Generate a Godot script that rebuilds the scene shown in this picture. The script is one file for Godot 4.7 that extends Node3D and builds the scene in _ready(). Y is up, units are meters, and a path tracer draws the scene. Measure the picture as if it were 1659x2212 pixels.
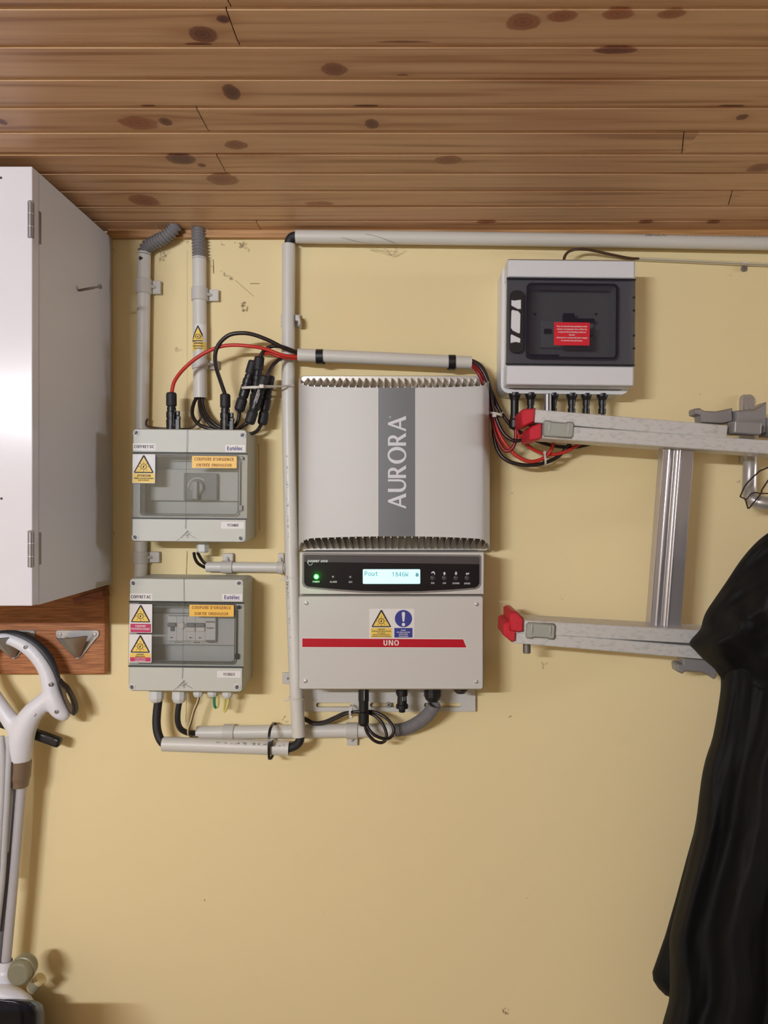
extends Node3D

# ---------------------------------------------------------------- measures
const S := 0.00083        # metres on the wall per photo pixel
const D := 1.379          # camera's distance from the wall
const EYE := 1.62         # camera height
const VU := 870.0         # the point of the wall straight ahead of the camera
const VV := 1080.0
const CEIL := EYE + 0.4814
const XL := -1.9
const XR := 3.2
const ZB := 3.6

var org := Vector3.ZERO
var M := {}
var used := {}
var rng := RandomNumberGenerator.new()


# a point seen at photo pixel (u, v) that lies z metres in front of the wall
func P(u: float, v: float, z := 0.0) -> Vector3:
	var k := S * (D - z) / D
	return Vector3((u - VU) * k, EYE + (VV - v) * k, z)


func px(n: float, z := 0.0) -> float:
	return n * S * (D - z) / D


# ---------------------------------------------------------------- mesh helper
class Shape:
	var v := PackedVector3Array()
	var n := PackedVector3Array()

	func tri(a: Vector3, b: Vector3, c: Vector3, na: Vector3, nb: Vector3, nc: Vector3) -> void:
		var g := (b - a).cross(c - a)
		if g.length_squared() < 1e-20:
			return
		if g.dot(na + nb + nc) > 0.0:
			v.append(a); v.append(c); v.append(b)
			n.append(na); n.append(nc); n.append(nb)
		else:
			v.append(a); v.append(b); v.append(c)
			n.append(na); n.append(nb); n.append(nc)

	func quad(a: Vector3, b: Vector3, c: Vector3, d: Vector3, nn: Vector3) -> void:
		tri(a, b, c, nn, nn, nn)
		tri(a, c, d, nn, nn, nn)

	func quad4(a: Vector3, b: Vector3, c: Vector3, d: Vector3, na: Vector3, nb: Vector3, nc: Vector3, nd: Vector3) -> void:
		tri(a, b, c, na, nb, nc)
		tri(a, c, d, na, nc, nd)

	# rounded box
	func box(c: Vector3, size: Vector3, r := 0.0, seg := 2, bs := Basis()) -> void:
		var h := size * 0.5
		r = minf(r, minf(h.x, minf(h.y, h.z)) * 0.98)
		if r <= 0.0:
			for ax in 3:
				for sg in [-1.0, 1.0]:
					var nn := Vector3.ZERO; nn[ax] = sg
					var u := Vector3.ZERO; u[(ax + 1) % 3] = h[(ax + 1) % 3]
					var w := Vector3.ZERO; w[(ax + 2) % 3] = h[(ax + 2) % 3]
					var m := nn * h[ax]
					quad(c + bs * (m - u - w), c + bs * (m + u - w), c + bs * (m + u + w), c + bs * (m - u + w), bs * nn)
			return
		for ax in 3:
			var a1 := (ax + 1) % 3
			var a2 := (ax + 2) % 3
			var c1 := []
			var c2 := []
			for i in seg + 1:
				c1.append(-h[a1] + r - r * tan(PI / 4 * (1.0 - float(i) / seg)))
				c2.append(-h[a2] + r - r * tan(PI / 4 * (1.0 - float(i) / seg)))
			for i in seg + 1:
				c1.append(h[a1] - r + r * tan(PI / 4 * float(i) / seg))
				c2.append(h[a2] - r + r * tan(PI / 4 * float(i) / seg))
			for sg in [-1.0, 1.0]:
				var pv := []
				var pn := []
				for i in c1.size():
					for j in c2.size():
						var p := Vector3.ZERO
						p[ax] = sg * h[ax]; p[a1] = c1[i]; p[a2] = c2[j]
						var inn := p.clamp(-h + Vector3.ONE * r, h - Vector3.ONE * r)
						var q := (p - inn).normalized()
						pv.append(c + bs * (inn + q * r))
						pn.append(bs * q)
				var w := c2.size()
				for i in c1.size() - 1:
					for j in w - 1:
						var k := i * w + j
						quad4(pv[k], pv[k + 1], pv[k + w + 1], pv[k + w], pn[k], pn[k + 1], pn[k + w + 1], pn[k + w])

	# polygon in the local XY plane pushed from z0 to z1, bevelled on the front; xf places it
	func prism(poly: PackedVector2Array, z0: float, z1: float, bevel := 0.0, xf := Transform3D(), smooth := false) -> void:
		var m := poly.size()
		var area := 0.0
		for i in m:
			area += poly[i].cross(poly[(i + 1) % m])
		var sgn := 1.0 if area > 0 else -1.0
		var en := []
		for i in m:
			var e := (poly[(i + 1) % m] - poly[i]).normalized()
			en.append(Vector2(e.y, -e.x) * sgn)
		var inn := PackedVector2Array()
		var vn := []
		for i in m:
			var a: Vector2 = en[(i + m - 1) % m]
			var b: Vector2 = en[i]
			var s := (a + b).normalized()
			vn.append(s)
			inn.append(poly[i] - s * bevel / maxf(0.4, s.dot(b)))
		var idx := Geometry2D.triangulate_polygon(inn)
		var fz := xf.basis * Vector3(0, 0, 1)
		for t in range(0, idx.size(), 3):
			var a := inn[idx[t]]
			var b := inn[idx[t + 1]]
			var c := inn[idx[t + 2]]
			tri(xf * Vector3(a.x, a.y, z1), xf * Vector3(b.x, b.y, z1), xf * Vector3(c.x, c.y, z1), fz, fz, fz)
		idx = Geometry2D.triangulate_polygon(poly)
		for t in range(0, idx.size(), 3):
			var a := poly[idx[t]]
			var b := poly[idx[t + 1]]
			var c := poly[idx[t + 2]]
			tri(xf * Vector3(a.x, a.y, z0), xf * Vector3(b.x, b.y, z0), xf * Vector3(c.x, c.y, z0), -fz, -fz, -fz)
		for i in m:
			var j := (i + 1) % m
			var na: Vector2 = vn[i] if smooth else en[i]
			var nb: Vector2 = vn[j] if smooth else en[i]
			var n1 := xf.basis * Vector3(na.x, na.y, 0)
			var n2 := xf.basis * Vector3(nb.x, nb.y, 0)
			quad4(xf * Vector3(poly[i].x, poly[i].y, z0), xf * Vector3(poly[j].x, poly[j].y, z0), xf * Vector3(poly[j].x, poly[j].y, z1 - bevel), xf * Vector3(poly[i].x, poly[i].y, z1 - bevel), n1, n2, n2, n1)
			if bevel > 0.0:
				quad4(xf * Vector3(poly[i].x, poly[i].y, z1 - bevel), xf * Vector3(poly[j].x, poly[j].y, z1 - bevel), xf * Vector3(inn[j].x, inn[j].y, z1), xf * Vector3(inn[i].x, inn[i].y, z1), n1, n2, (n2 + fz).normalized(), (n1 + fz).normalized())

	# frame between two outlines that have the same number of corners
	func ring(outer: PackedVector2Array, inner: PackedVector2Array, z0: float, z1: float, xf := Transform3D()) -> void:
		var m := outer.size()
		var fz := xf.basis * Vector3(0, 0, 1)
		for i in m:
			var j := (i + 1) % m
			for zz in [[z1, fz], [z0, -fz]]:
				var z: float = zz[0]
				quad(xf * Vector3(outer[i].x, outer[i].y, z), xf * Vector3(outer[j].x, outer[j].y, z), xf * Vector3(inner[j].x, inner[j].y, z), xf * Vector3(inner[i].x, inner[i].y, z), zz[1])
			for pp in [[outer, 1.0], [inner, -1.0]]:
				var p: PackedVector2Array = pp[0]
				var e := (p[j] - p[i])
				if e.length() < 1e-9:
					continue
				var q := Vector2(e.y, -e.x).normalized()
				var mid := (outer[i] + outer[j] - inner[i] - inner[j])
				if q.dot(mid) * pp[1] < 0:
					q = -q
				quad(xf * Vector3(p[i].x, p[i].y, z0), xf * Vector3(p[j].x, p[j].y, z0), xf * Vector3(p[j].x, p[j].y, z1), xf * Vector3(p[i].x, p[i].y, z1), xf.basis * Vector3(q.x, q.y, 0))

	# turned shape: profile of [distance along the axis, radius]
	func lathe(p0: Vector3, dir: Vector3, prof: Array, sides := 16, flat := false, squash := 1.0) -> void:
		dir = dir.normalized()
		var s := dir.cross(Vector3(0, 0, 1))
		if s.length() < 0.1:
			s = dir.cross(Vector3(0, 1, 0))
		s = s.normalized()
		var t := s.cross(dir).normalized()
		for i in prof.size() - 1:
			var l0: float = prof[i][0]
			var r0: float = prof[i][1]
			var l1: float = prof[i + 1][0]
			var r1: float = prof[i + 1][1]
			var sl := Vector2(l1 - l0, r1 - r0)
			if sl.length() < 1e-9:
				continue
			var nn := Vector2(-sl.y, sl.x).normalized()   # (along, out)
			for k in sides:
				var a0 := TAU * k / sides
				var a1 := TAU * (k + 1) / sides
				var d0 := s * cos(a0) + t * sin(a0) * squash
				var d1 := s * cos(a1) + t * sin(a1) * squash
				var n0 := (d0 * nn.y + dir * nn.x).normalized()
				var n1 := (d1 * nn.y + dir * nn.x).normalized()
				if flat:
					n0 = (n0 + n1).normalized(); n1 = n0
				quad4(p0 + dir * l0 + d0 * r0, p0 + dir * l0 + d1 * r0, p0 + dir * l1 + d1 * r1, p0 + dir * l1 + d0 * r1, n0, n1, n1, n0)

	# tube along a path; rad is one radius or one per point
	func tube(pts: PackedVector3Array, rad, sides := 10, caps := true) -> void:
		var m := pts.size()
		var rr := []
		for i in m:
			rr.append(rad[i] if rad is Array else rad)
		var rings := []
		var nrm := []
		var up := Vector3.ZERO
		var run := PackedFloat32Array([0.0])
		for i in m - 1:
			run.append(run[i] + pts[i].distance_to(pts[i + 1]))
		for i in m:
			var tg := (pts[mini(i + 1, m - 1)] - pts[maxi(i - 1, 0)]).normalized()
			if i == 0:
				up = tg.cross(Vector3(0, 0, 1))
				if up.length() < 0.1:
					up = tg.cross(Vector3(1, 0, 0))
			up = (up - tg * up.dot(tg)).normalized()
			var sd := tg.cross(up)
			var ia := maxi(i - 1, 0)
			var ib := mini(i + 1, m - 1)
			var slope: float = (rr[ib] - rr[ia]) / maxf(run[ib] - run[ia], 1e-6)
			var rv := PackedVector3Array()
			var rn := PackedVector3Array()
			for k in sides:
				var a := TAU * k / sides
				var d := up * cos(a) + sd * sin(a)
				rv.append(pts[i] + d * rr[i])
				rn.append((d - tg * slope).normalized())
			rings.append(rv); nrm.append(rn)
		for i in m - 1:
			for k in sides:
				var l := (k + 1) % sides
				quad4(rings[i][k], rings[i][l], rings[i + 1][l], rings[i + 1][k], nrm[i][k], nrm[i][l], nrm[i + 1][l], nrm[i + 1][k])
		if caps:
			for e in [0, m - 1]:
				var nn := (pts[0] - pts[1]).normalized() if e == 0 else (pts[m - 1] - pts[m - 2]).normalized()
				for k in sides:
					tri(pts[e], rings[e][k], rings[e][(k + 1) % sides], nn, nn, nn)

	# smooth surface through rows of points; out is a point the surface turns its back on
	func grid(rows: Array, wrap := false, out := Vector3.ZERO, use_out := false, sgn := 1.0) -> void:
		var m := rows.size()
		var w: int = rows[0].size()
		var nn := []
		var votes := 0
		for i in m:
			var rn := PackedVector3Array()
			for j in w:
				var ja := (j + w - 1) % w if wrap else maxi(j - 1, 0)
				var jb := (j + 1) % w if wrap else mini(j + 1, w - 1)
				var du: Vector3 = rows[mini(i + 1, m - 1)][j] - rows[maxi(i - 1, 0)][j]
				var dv: Vector3 = rows[i][jb] - rows[i][ja]
				var q := du.cross(dv) * sgn
				votes += 1 if q.dot(rows[i][j] - out) > 0 else -1
				rn.append(q.normalized() if q.length() > 1e-12 else Vector3(0, 0, 1))
			nn.append(rn)
		if use_out and votes < 0:
			for i in m:
				for j in w:
					nn[i][j] = -nn[i][j]
		for i in m - 1:
			for j in (w if wrap else w - 1):
				var l := (j + 1) % w
				quad4(rows[i][j], rows[i][l], rows[i + 1][l], rows[i + 1][j], nn[i][j], nn[i][l], nn[i + 1][l], nn[i + 1][j])


func path(pts: Array, sub := 6) -> PackedVector3Array:
	var r := PackedVector3Array()
	var m := pts.size()
	for i in m - 1:
		var a: Vector3 = pts[maxi(i - 1, 0)]
		var b: Vector3 = pts[i]
		var c: Vector3 = pts[i + 1]
		var d: Vector3 = pts[mini(i + 2, m - 1)]
		for k in sub:
			r.append(b.cubic_interpolate(c, a, d, float(k) / sub))
	r.append(pts[m - 1])
	return r


# path from [u, v, z] triples
func pp(list: Array, sub := 6) -> PackedVector3Array:
	var a := []
	for q in list:
		a.append(P(q[0], q[1], q[2]))
	return path(a, sub)


func rr(cx: float, cy: float, w: float, h: float, r: float, seg := 4) -> PackedVector2Array:
	var p := PackedVector2Array()
	var c := [[w / 2 - r, h / 2 - r, 0.0], [-w / 2 + r, h / 2 - r, 90.0], [-w / 2 + r, -h / 2 + r, 180.0], [w / 2 - r, -h / 2 + r, 270.0]]
	for q in c:
		for i in seg + 1:
			var a := deg_to_rad(q[2] + 90.0 * i / seg)
			p.append(Vector2(cx + q[0] + r * cos(a), cy + q[1] + r * sin(a)))
	return p


func circ(cx: float, cy: float, r: float, sides := 24) -> PackedVector2Array:
	var p := PackedVector2Array()
	for i in sides:
		p.append(Vector2(cx + r * cos(TAU * i / sides), cy + r * sin(TAU * i / sides)))
	return p


func poly(list: Array) -> PackedVector2Array:
	var p := PackedVector2Array()
	for q in list:
		p.append(Vector2(q[0], q[1]))
	return p


# ---------------------------------------------------------------- scene tree helpers
func numbered(called: String) -> String:
	var k: int = used.get(called, -1) + 1
	used[called] = k
	return called if k == 0 else "%s_%03d" % [called, k]


func mesh_of(st: Shape, off: Vector3, uvf = null) -> ArrayMesh:
	var a := []
	a.resize(Mesh.ARRAY_MAX)
	var vv := PackedVector3Array()
	vv.resize(st.v.size())
	for i in st.v.size():
		vv[i] = st.v[i] - off
	a[Mesh.ARRAY_VERTEX] = vv
	a[Mesh.ARRAY_NORMAL] = st.n
	if uvf != null:
		var uv := PackedVector2Array()
		uv.resize(vv.size())
		for i in vv.size():
			uv[i] = uvf.call(st.v[i], st.n[i])
		a[Mesh.ARRAY_TEX_UV] = uv
	var me := ArrayMesh.new()
	me.add_surface_from_arrays(Mesh.PRIMITIVE_TRIANGLES, a)
	return me


# one part: a mesh under its thing
func part(st: Shape, called: String, m: Material, parent: Node3D, uvf = null) -> MeshInstance3D:
	var o := MeshInstance3D.new()
	o.name = called
	o.mesh = mesh_of(st, org, uvf)
	o.material_override = m
	parent.add_child(o, true)
	return o


func tag(o: Node, label: String, category: String, group := "") -> void:
	o.set_meta("label", label)
	o.set_meta("category", category)
	if group:
		o.set_meta("group", group)


# a thing with parts, standing at its base; parts are given in world coordinates
func thing(called: String, label: String, category: String, at: Vector3, group := "") -> Node3D:
	var o := Node3D.new()
	o.name = numbered(called)
	o.position = at
	add_child(o)
	tag(o, label, category, group)
	org = at
	return o


# the same, but its parts are given in its own coordinates and it may be turned in the plane of the wall
func local_thing(called: String, label: String, category: String, at: Vector3, roll := 0.0) -> Node3D:
	var o := thing(called, label, category, at)
	o.rotation.z = roll
	org = Vector3.ZERO
	return o


# a thing that is one mesh
func single(st: Shape, called: String, m: Material, label: String, category: String, group := "") -> MeshInstance3D:
	var lo := st.v[0]
	var hi := st.v[0]
	for q in st.v:
		lo = lo.min(q); hi = hi.max(q)
	org = (lo + hi) * 0.5
	var o := MeshInstance3D.new()
	o.name = numbered(called)
	o.mesh = mesh_of(st, org)
	o.material_override = m
	o.position = org
	add_child(o)
	tag(o, label, category, group)
	return o


func struct(st: Shape, called: String, m: Material, uvf = null) -> MeshInstance3D:
	org = Vector3.ZERO
	var o := part(st, called, m, self, uvf)
	o.set_meta("kind", "structure")
	return o


var fonts := {}


# raised lettering, fitted to a width and a height (0 keeps the proportions)
func text(words: String, c: Vector3, w: float, h: float, m: Material, parent: Node3D, face := "Droid Sans", bold := true, turn := 0.0, called := "lettering", slant := 0.0) -> MeshInstance3D:
	var key := face + str(bold)
	if not fonts.has(key):
		var f := SystemFont.new()
		f.font_names = PackedStringArray([face])
		f.font_weight = 700 if bold else 400
		fonts[key] = f
	var t := TextMesh.new()
	t.text = words
	t.font = fonts[key]
	t.font_size = 26
	t.pixel_size = 0.001
	t.curve_step = 1.2
	t.depth = 0.01
	t.material = m
	var b := t.get_aabb()
	var sx := w / b.size.x
	var sy := h / b.size.y if h > 0 else sx
	var o := MeshInstance3D.new()
	o.name = called
	o.mesh = t
	var bs := Basis(Vector3(0, 0, 1), turn) * Basis(Vector3(sx, 0, 0), Vector3(slant * sy, sy, 0), Vector3(0, 0, 0.03))
	o.transform = Transform3D(bs, c - org - bs * b.get_center())
	parent.add_child(o, true)
	return o


func mat(col: Color, rough := 0.5, metal := 0.0, spec := 0.5) -> StandardMaterial3D:
	var m := StandardMaterial3D.new()
	m.albedo_color = col
	m.roughness = rough
	m.metallic = metal
	m.metallic_specular = spec
	return m


func c8(r: int, g: int, b: int) -> Color:
	return Color8(r, g, b)


func noise_tex(freq: float, lo: Color, hi: Color, sd: int, at := 0.5, spread := 0.25, type := FastNoiseLite.TYPE_SIMPLEX_SMOOTH) -> NoiseTexture2D:
	var f := FastNoiseLite.new()
	f.seed = sd
	f.noise_type = type
	f.frequency = freq
	f.fractal_octaves = 4
	var t := NoiseTexture2D.new()
	t.width = 512
	t.height = 512
	t.seamless = true
	t.noise = f
	var g := Gradient.new()
	g.set_color(0, lo)
	g.set_color(1, hi)
	g.set_offset(0, clampf(at - spread, 0, 1))
	g.set_offset(1, clampf(at + spread, 0, 1))
	t.color_ramp = g
	return t


func triplanar(m: StandardMaterial3D, t: Texture2D, scale: Vector3, world := true) -> void:
	m.albedo_texture = t
	m.uv1_triplanar = true
	m.uv1_world_triplanar = world
	m.uv1_scale = scale


func bump_tex(freq: float, sd: int, strength := 4.0) -> NoiseTexture2D:
	var t := noise_tex(freq, Color.BLACK, Color.WHITE, sd)
	t.color_ramp = null
	t.as_normal_map = true
	t.bump_strength = strength
	return t


# ---------------------------------------------------------------- the scene
func _ready() -> void:
	var cam := Camera3D.new()
	cam.name = "camera"
	cam.projection = Camera3D.PROJECTION_FRUSTUM
	cam.near = 0.05
	cam.far = 30.0
	var k := 0.05 / D
	cam.size = 2212.0 * S * k
	cam.keep_aspect = Camera3D.KEEP_HEIGHT
	cam.frustum_offset = Vector2((829.5 - VU) * S * k, (VV - 1106.0) * S * k)
	cam.position = Vector3(0, EYE, D)
	cam.current = true
	add_child(cam)

	var we := WorldEnvironment.new()
	we.name = "world_environment"
	var env := Environment.new()
	env.background_mode = Environment.BG_COLOR
	env.background_color = Color(0, 0, 0)
	env.tonemap_mode = Environment.TONE_MAPPER_LINEAR
	env.tonemap_exposure = 1.0
	env.sdfgi_enabled = true
	env.ssao_enabled = true
	env.ssil_enabled = true
	we.environment = env
	add_child(we)

	materials()
	ceiling_lamp()
	side_lamp()
	room()
	ceiling_boards()
	wall_cabinet()
	coat_rail()
	raincoat()
	ladder()
	inverter()
	fuse_box_white()
	grey_box(true)
	grey_box(false)
	conduits()
	cables_left()
	cables_right()
	cables_below()
	steam_mop()
	small_things()


func materials() -> void:
	M.white = mat(c8(214, 214, 218), 0.42)
	M.door = mat(c8(216, 214, 220), 0.35)
	M.pvc = mat(c8(210, 207, 200), 0.42)
	M.pvc_clip = mat(c8(198, 194, 188), 0.5)
	M.hose = mat(c8(128, 124, 126), 0.5)
	M.black = mat(c8(26, 24, 27), 0.42)
	M.black_soft = mat(c8(34, 32, 36), 0.6)
	M.cable_black = mat(c8(36, 27, 26), 0.35)
	M.cable_red = mat(c8(196, 48, 38), 0.4)
	M.cable_maroon = mat(c8(132, 28, 30), 0.4)
	M.scoop = mat(c8(158, 155, 156), 0.32, 0.35)
	M.screw_grey = mat(c8(120, 117, 114), 0.5)
	M.cable_dark = mat(c8(46, 26, 28), 0.35)
	M.grey_shell = mat(c8(196, 197, 188), 0.5)
	M.grey_inner = mat(c8(196, 198, 196), 0.6)
	M.gland = mat(c8(214, 215, 214), 0.45)
	M.pane = mat(Color(0.36, 0.38, 0.40, 0.14), 0.05)
	M.pane.transparency = BaseMaterial3D.TRANSPARENCY_ALPHA
	M.dark_pane = mat(Color(0.12, 0.14, 0.23, 0.42), 0.08)
	M.dark_pane.transparency = BaseMaterial3D.TRANSPARENCY_ALPHA
	M.navy = mat(c8(22, 24, 40), 0.3)
	M.seal = mat(c8(24, 24, 25), 0.5)
	M.sticker = mat(c8(226, 222, 220), 0.5)
	M.yellow = mat(c8(236, 200, 92), 0.5)
	M.sign_yellow = mat(c8(240, 190, 70), 0.45)
	M.brown_ink = mat(c8(146, 86, 30), 0.6)
	M.ink = mat(c8(28, 22, 22), 0.6)
	M.print_grey = mat(c8(110, 108, 108), 0.7)
	M.pale_print = mat(c8(176, 174, 170), 0.7)
	M.magenta = mat(c8(190, 38, 92), 0.5)
	M.red = mat(c8(184, 12, 34), 0.5, 0.0, 0.35)
	M.red_sticker = mat(c8(214, 24, 44), 0.5)
	M.blue = mat(c8(38, 48, 140), 0.5)
	M.ink_blue = mat(c8(34, 34, 116), 0.6)
	M.inv = mat(c8(205, 204, 202), 0.46, 0.0, 0.4)
	M.inv_body = mat(c8(203, 200, 195), 0.42)
	M.inv_stripe = mat(c8(112, 113, 117), 0.45)
	M.letter_silver = mat(c8(214, 214, 220), 0.5)
	M.alu_fin = mat(c8(206, 200, 192), 0.38, 0.55)
	M.panel_dark = mat(c8(33, 28, 30), 0.3, 0.0, 0.25)
	M.panel_mid = mat(c8(80, 74, 74), 0.4, 0.0, 0.3)
	M.panel_rim = mat(c8(122, 116, 112), 0.4)
	M.button = mat(c8(70, 64, 66), 0.4)
	M.steel = mat(c8(196, 193, 192), 0.32, 0.6)
	M.steel_dark = mat(c8(140, 136, 136), 0.36, 0.6)
	M.cast = mat(c8(160, 157, 159), 0.45, 0.35)
	M.alu = mat(Color.WHITE, 0.42, 0.2)
	triplanar(M.alu, noise_tex(0.012, c8(196, 195, 193), c8(216, 215, 214), 5, 0.25, 0.2), Vector3(9, 20, 9), false)
	M.alu_rung = mat(c8(198, 194, 198), 0.27, 0.65)
	M.red_cap = mat(c8(206, 40, 58), 0.4)
	M.sleeve = mat(c8(168, 170, 162), 0.3)
	M.coat = mat(c8(17, 17, 19), 0.7, 0.0, 0.35)
	M.fridge = mat(c8(222, 223, 227), 0.3)
	M.mop = mat(c8(224, 224, 231), 0.4)
	M.mop_grip = mat(c8(44, 44, 50), 0.5)
	M.lens = mat(c8(92, 76, 56), 0.25)
	M.tape = mat(c8(124, 104, 84), 0.25)
	M.tape_dark = mat(c8(62, 52, 48), 0.3)
	M.rod = mat(c8(186, 182, 184), 0.35)
	M.rod_dark = mat(c8(112, 108, 112), 0.4)
	M.cord = mat(c8(190, 188, 190), 0.55)
	M.knob_olive = mat(c8(140, 136, 112), 0.35)
	M.tank = mat(c8(22, 25, 38), 0.2)
	M.tank_rim = mat(c8(112, 120, 126), 0.2)
	M.green = mat(c8(40, 130, 92), 0.45)
	M.earth = mat(c8(206, 196, 112), 0.45)
	M.cream = mat(c8(206, 188, 140), 0.45)
	M.brown_wire = mat(c8(78, 52, 34), 0.45)
	M.tie = mat(c8(206, 200, 190), 0.4)
	M.duct = mat(c8(206, 194, 162), 0.5)
	M.web = mat(c8(150, 142, 128), 0.9)
	M.rust = mat(c8(52, 36, 26), 0.7)
	# wood of the coat rail
	M.mahogany = mat(Color.WHITE, 0.5)
	triplanar(M.mahogany, noise_tex(0.02, c8(140, 82, 44), c8(190, 124, 74), 11, 0.5, 0.35), Vector3(1.4, 24, 24))
	M.mahogany.normal_enabled = true
	M.mahogany.normal_texture = bump_tex(0.03, 12, 3.0)
	M.mahogany.normal_scale = 0.5
	M.cleat = mat(Color.WHITE, 0.55)
	triplanar(M.cleat, noise_tex(0.02, c8(120, 62, 42), c8(150, 84, 58), 14), Vector3(2, 20, 20))
	M.batten = mat(Color.WHITE, 0.55)
	triplanar(M.batten, noise_tex(0.02, c8(168, 122, 74), c8(196, 148, 96), 15), Vector3(0.6, 16, 16))
	# painted plaster
	M.plaster = mat(c8(206, 196, 164), 0.8)
	M.plaster.normal_enabled = true
	M.plaster.normal_texture = bump_tex(0.03, 21, 2.0)
	M.plaster.normal_scale = 0.12
	M.plaster.uv1_triplanar = true
	M.plaster.uv1_world_triplanar = true
	M.plaster.uv1_scale = Vector3(4, 4, 4)
	M.floor = mat(Color.WHITE, 0.7)
	triplanar(M.floor, noise_tex(0.02, c8(126, 120, 112), c8(156, 150, 142), 31), Vector3(1, 1, 1))


# A short batten lamp hung under the ceiling, behind and to the left of the photographer
func ceiling_lamp() -> void:
	var c := Vector3(-1.0, CEIL - 0.06, 2.42)
	var t := thing("tube_lamp", "white batten lamp with one short glowing tube hung under the ceiling boards", "lamp", c)
	var st := Shape.new()
	st.box(c + Vector3(0, -0.012, 0), Vector3(0.7, 0.024, 0.05), 0.006)
	part(st, "housing", M.white, t)
	for s in [-1.0, 1.0]:
		st = Shape.new()
		st.lathe(c + Vector3(s * 0.25, 0, 0), Vector3(0, 1, 0), [[0, 0.004], [0.06, 0.004]], 10)
		part(st, "hanger", M.white, t)
		st = Shape.new()
		st.box(c + Vector3(s * 0.325, -0.036, 0), Vector3(0.02, 0.05, 0.03), 0.004)
		part(st, "holder", M.white, t)
	st = Shape.new()
	st.lathe(c + Vector3(-0.315, -0.044, 0), Vector3(1, 0, 0), [[0, 0], [0, 0.013], [0.63, 0.013], [0.63, 0]], 16)
	var glow := mat(Color(1, 0.97, 0.95), 0.4)
	glow.emission_enabled = true
	glow.emission = Color(0.97, 0.97, 1.0)
	glow.emission_energy_multiplier = 3.0
	part(st, "tube_light", glow, t)
	for q in [[-1.0, 3.7], [1.0, 3.1]]:
		var l := AreaLight3D.new()
		l.name = "lamp_light"
		l.area_size = Vector2(0.6, 0.03)
		l.position = c + Vector3(0, -0.05, q[0] * 0.018)
		l.rotation = Vector3(-0.2, 0.0 if q[0] < 0 else PI, 0)
		l.light_color = Color(0.94, 0.962, 1.0)
		l.light_energy = q[1]
		l.shadow_enabled = true
		add_child(l, true)


# A bulkhead lamp high on the right-hand wall
func side_lamp() -> void:
	var c := Vector3(XR, EYE + 0.34, 0.8)
	var t := thing("bulkhead_lamp", "oblong white bulkhead lamp high on the right-hand wall", "lamp", c)
	var st := Shape.new()
	st.box(c + Vector3(-0.02, 0, 0), Vector3(0.04, 0.22, 0.56), 0.01)
	part(st, "housing", M.white, t)
	var glow := mat(Color(1, 1, 1), 0.4)
	glow.emission_enabled = true
	glow.emission = Color(0.93, 0.95, 1.0)
	glow.emission_energy_multiplier = 3.0
	st = Shape.new()
	st.box(c + Vector3(-0.045, 0, 0), Vector3(0.012, 0.18, 0.5), 0.005)
	part(st, "diffuser_light", glow, t)
	var l := AreaLight3D.new()
	l.name = "bulkhead_light"
	l.area_size = Vector2(0.5, 0.18)
	l.position = c + Vector3(-0.056, 0, 0)
	l.rotation.y = PI / 2
	l.light_color = Color(0.93, 0.95, 1.0)
	l.light_energy = 1.7
	l.shadow_enabled = true
	add_child(l)


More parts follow.
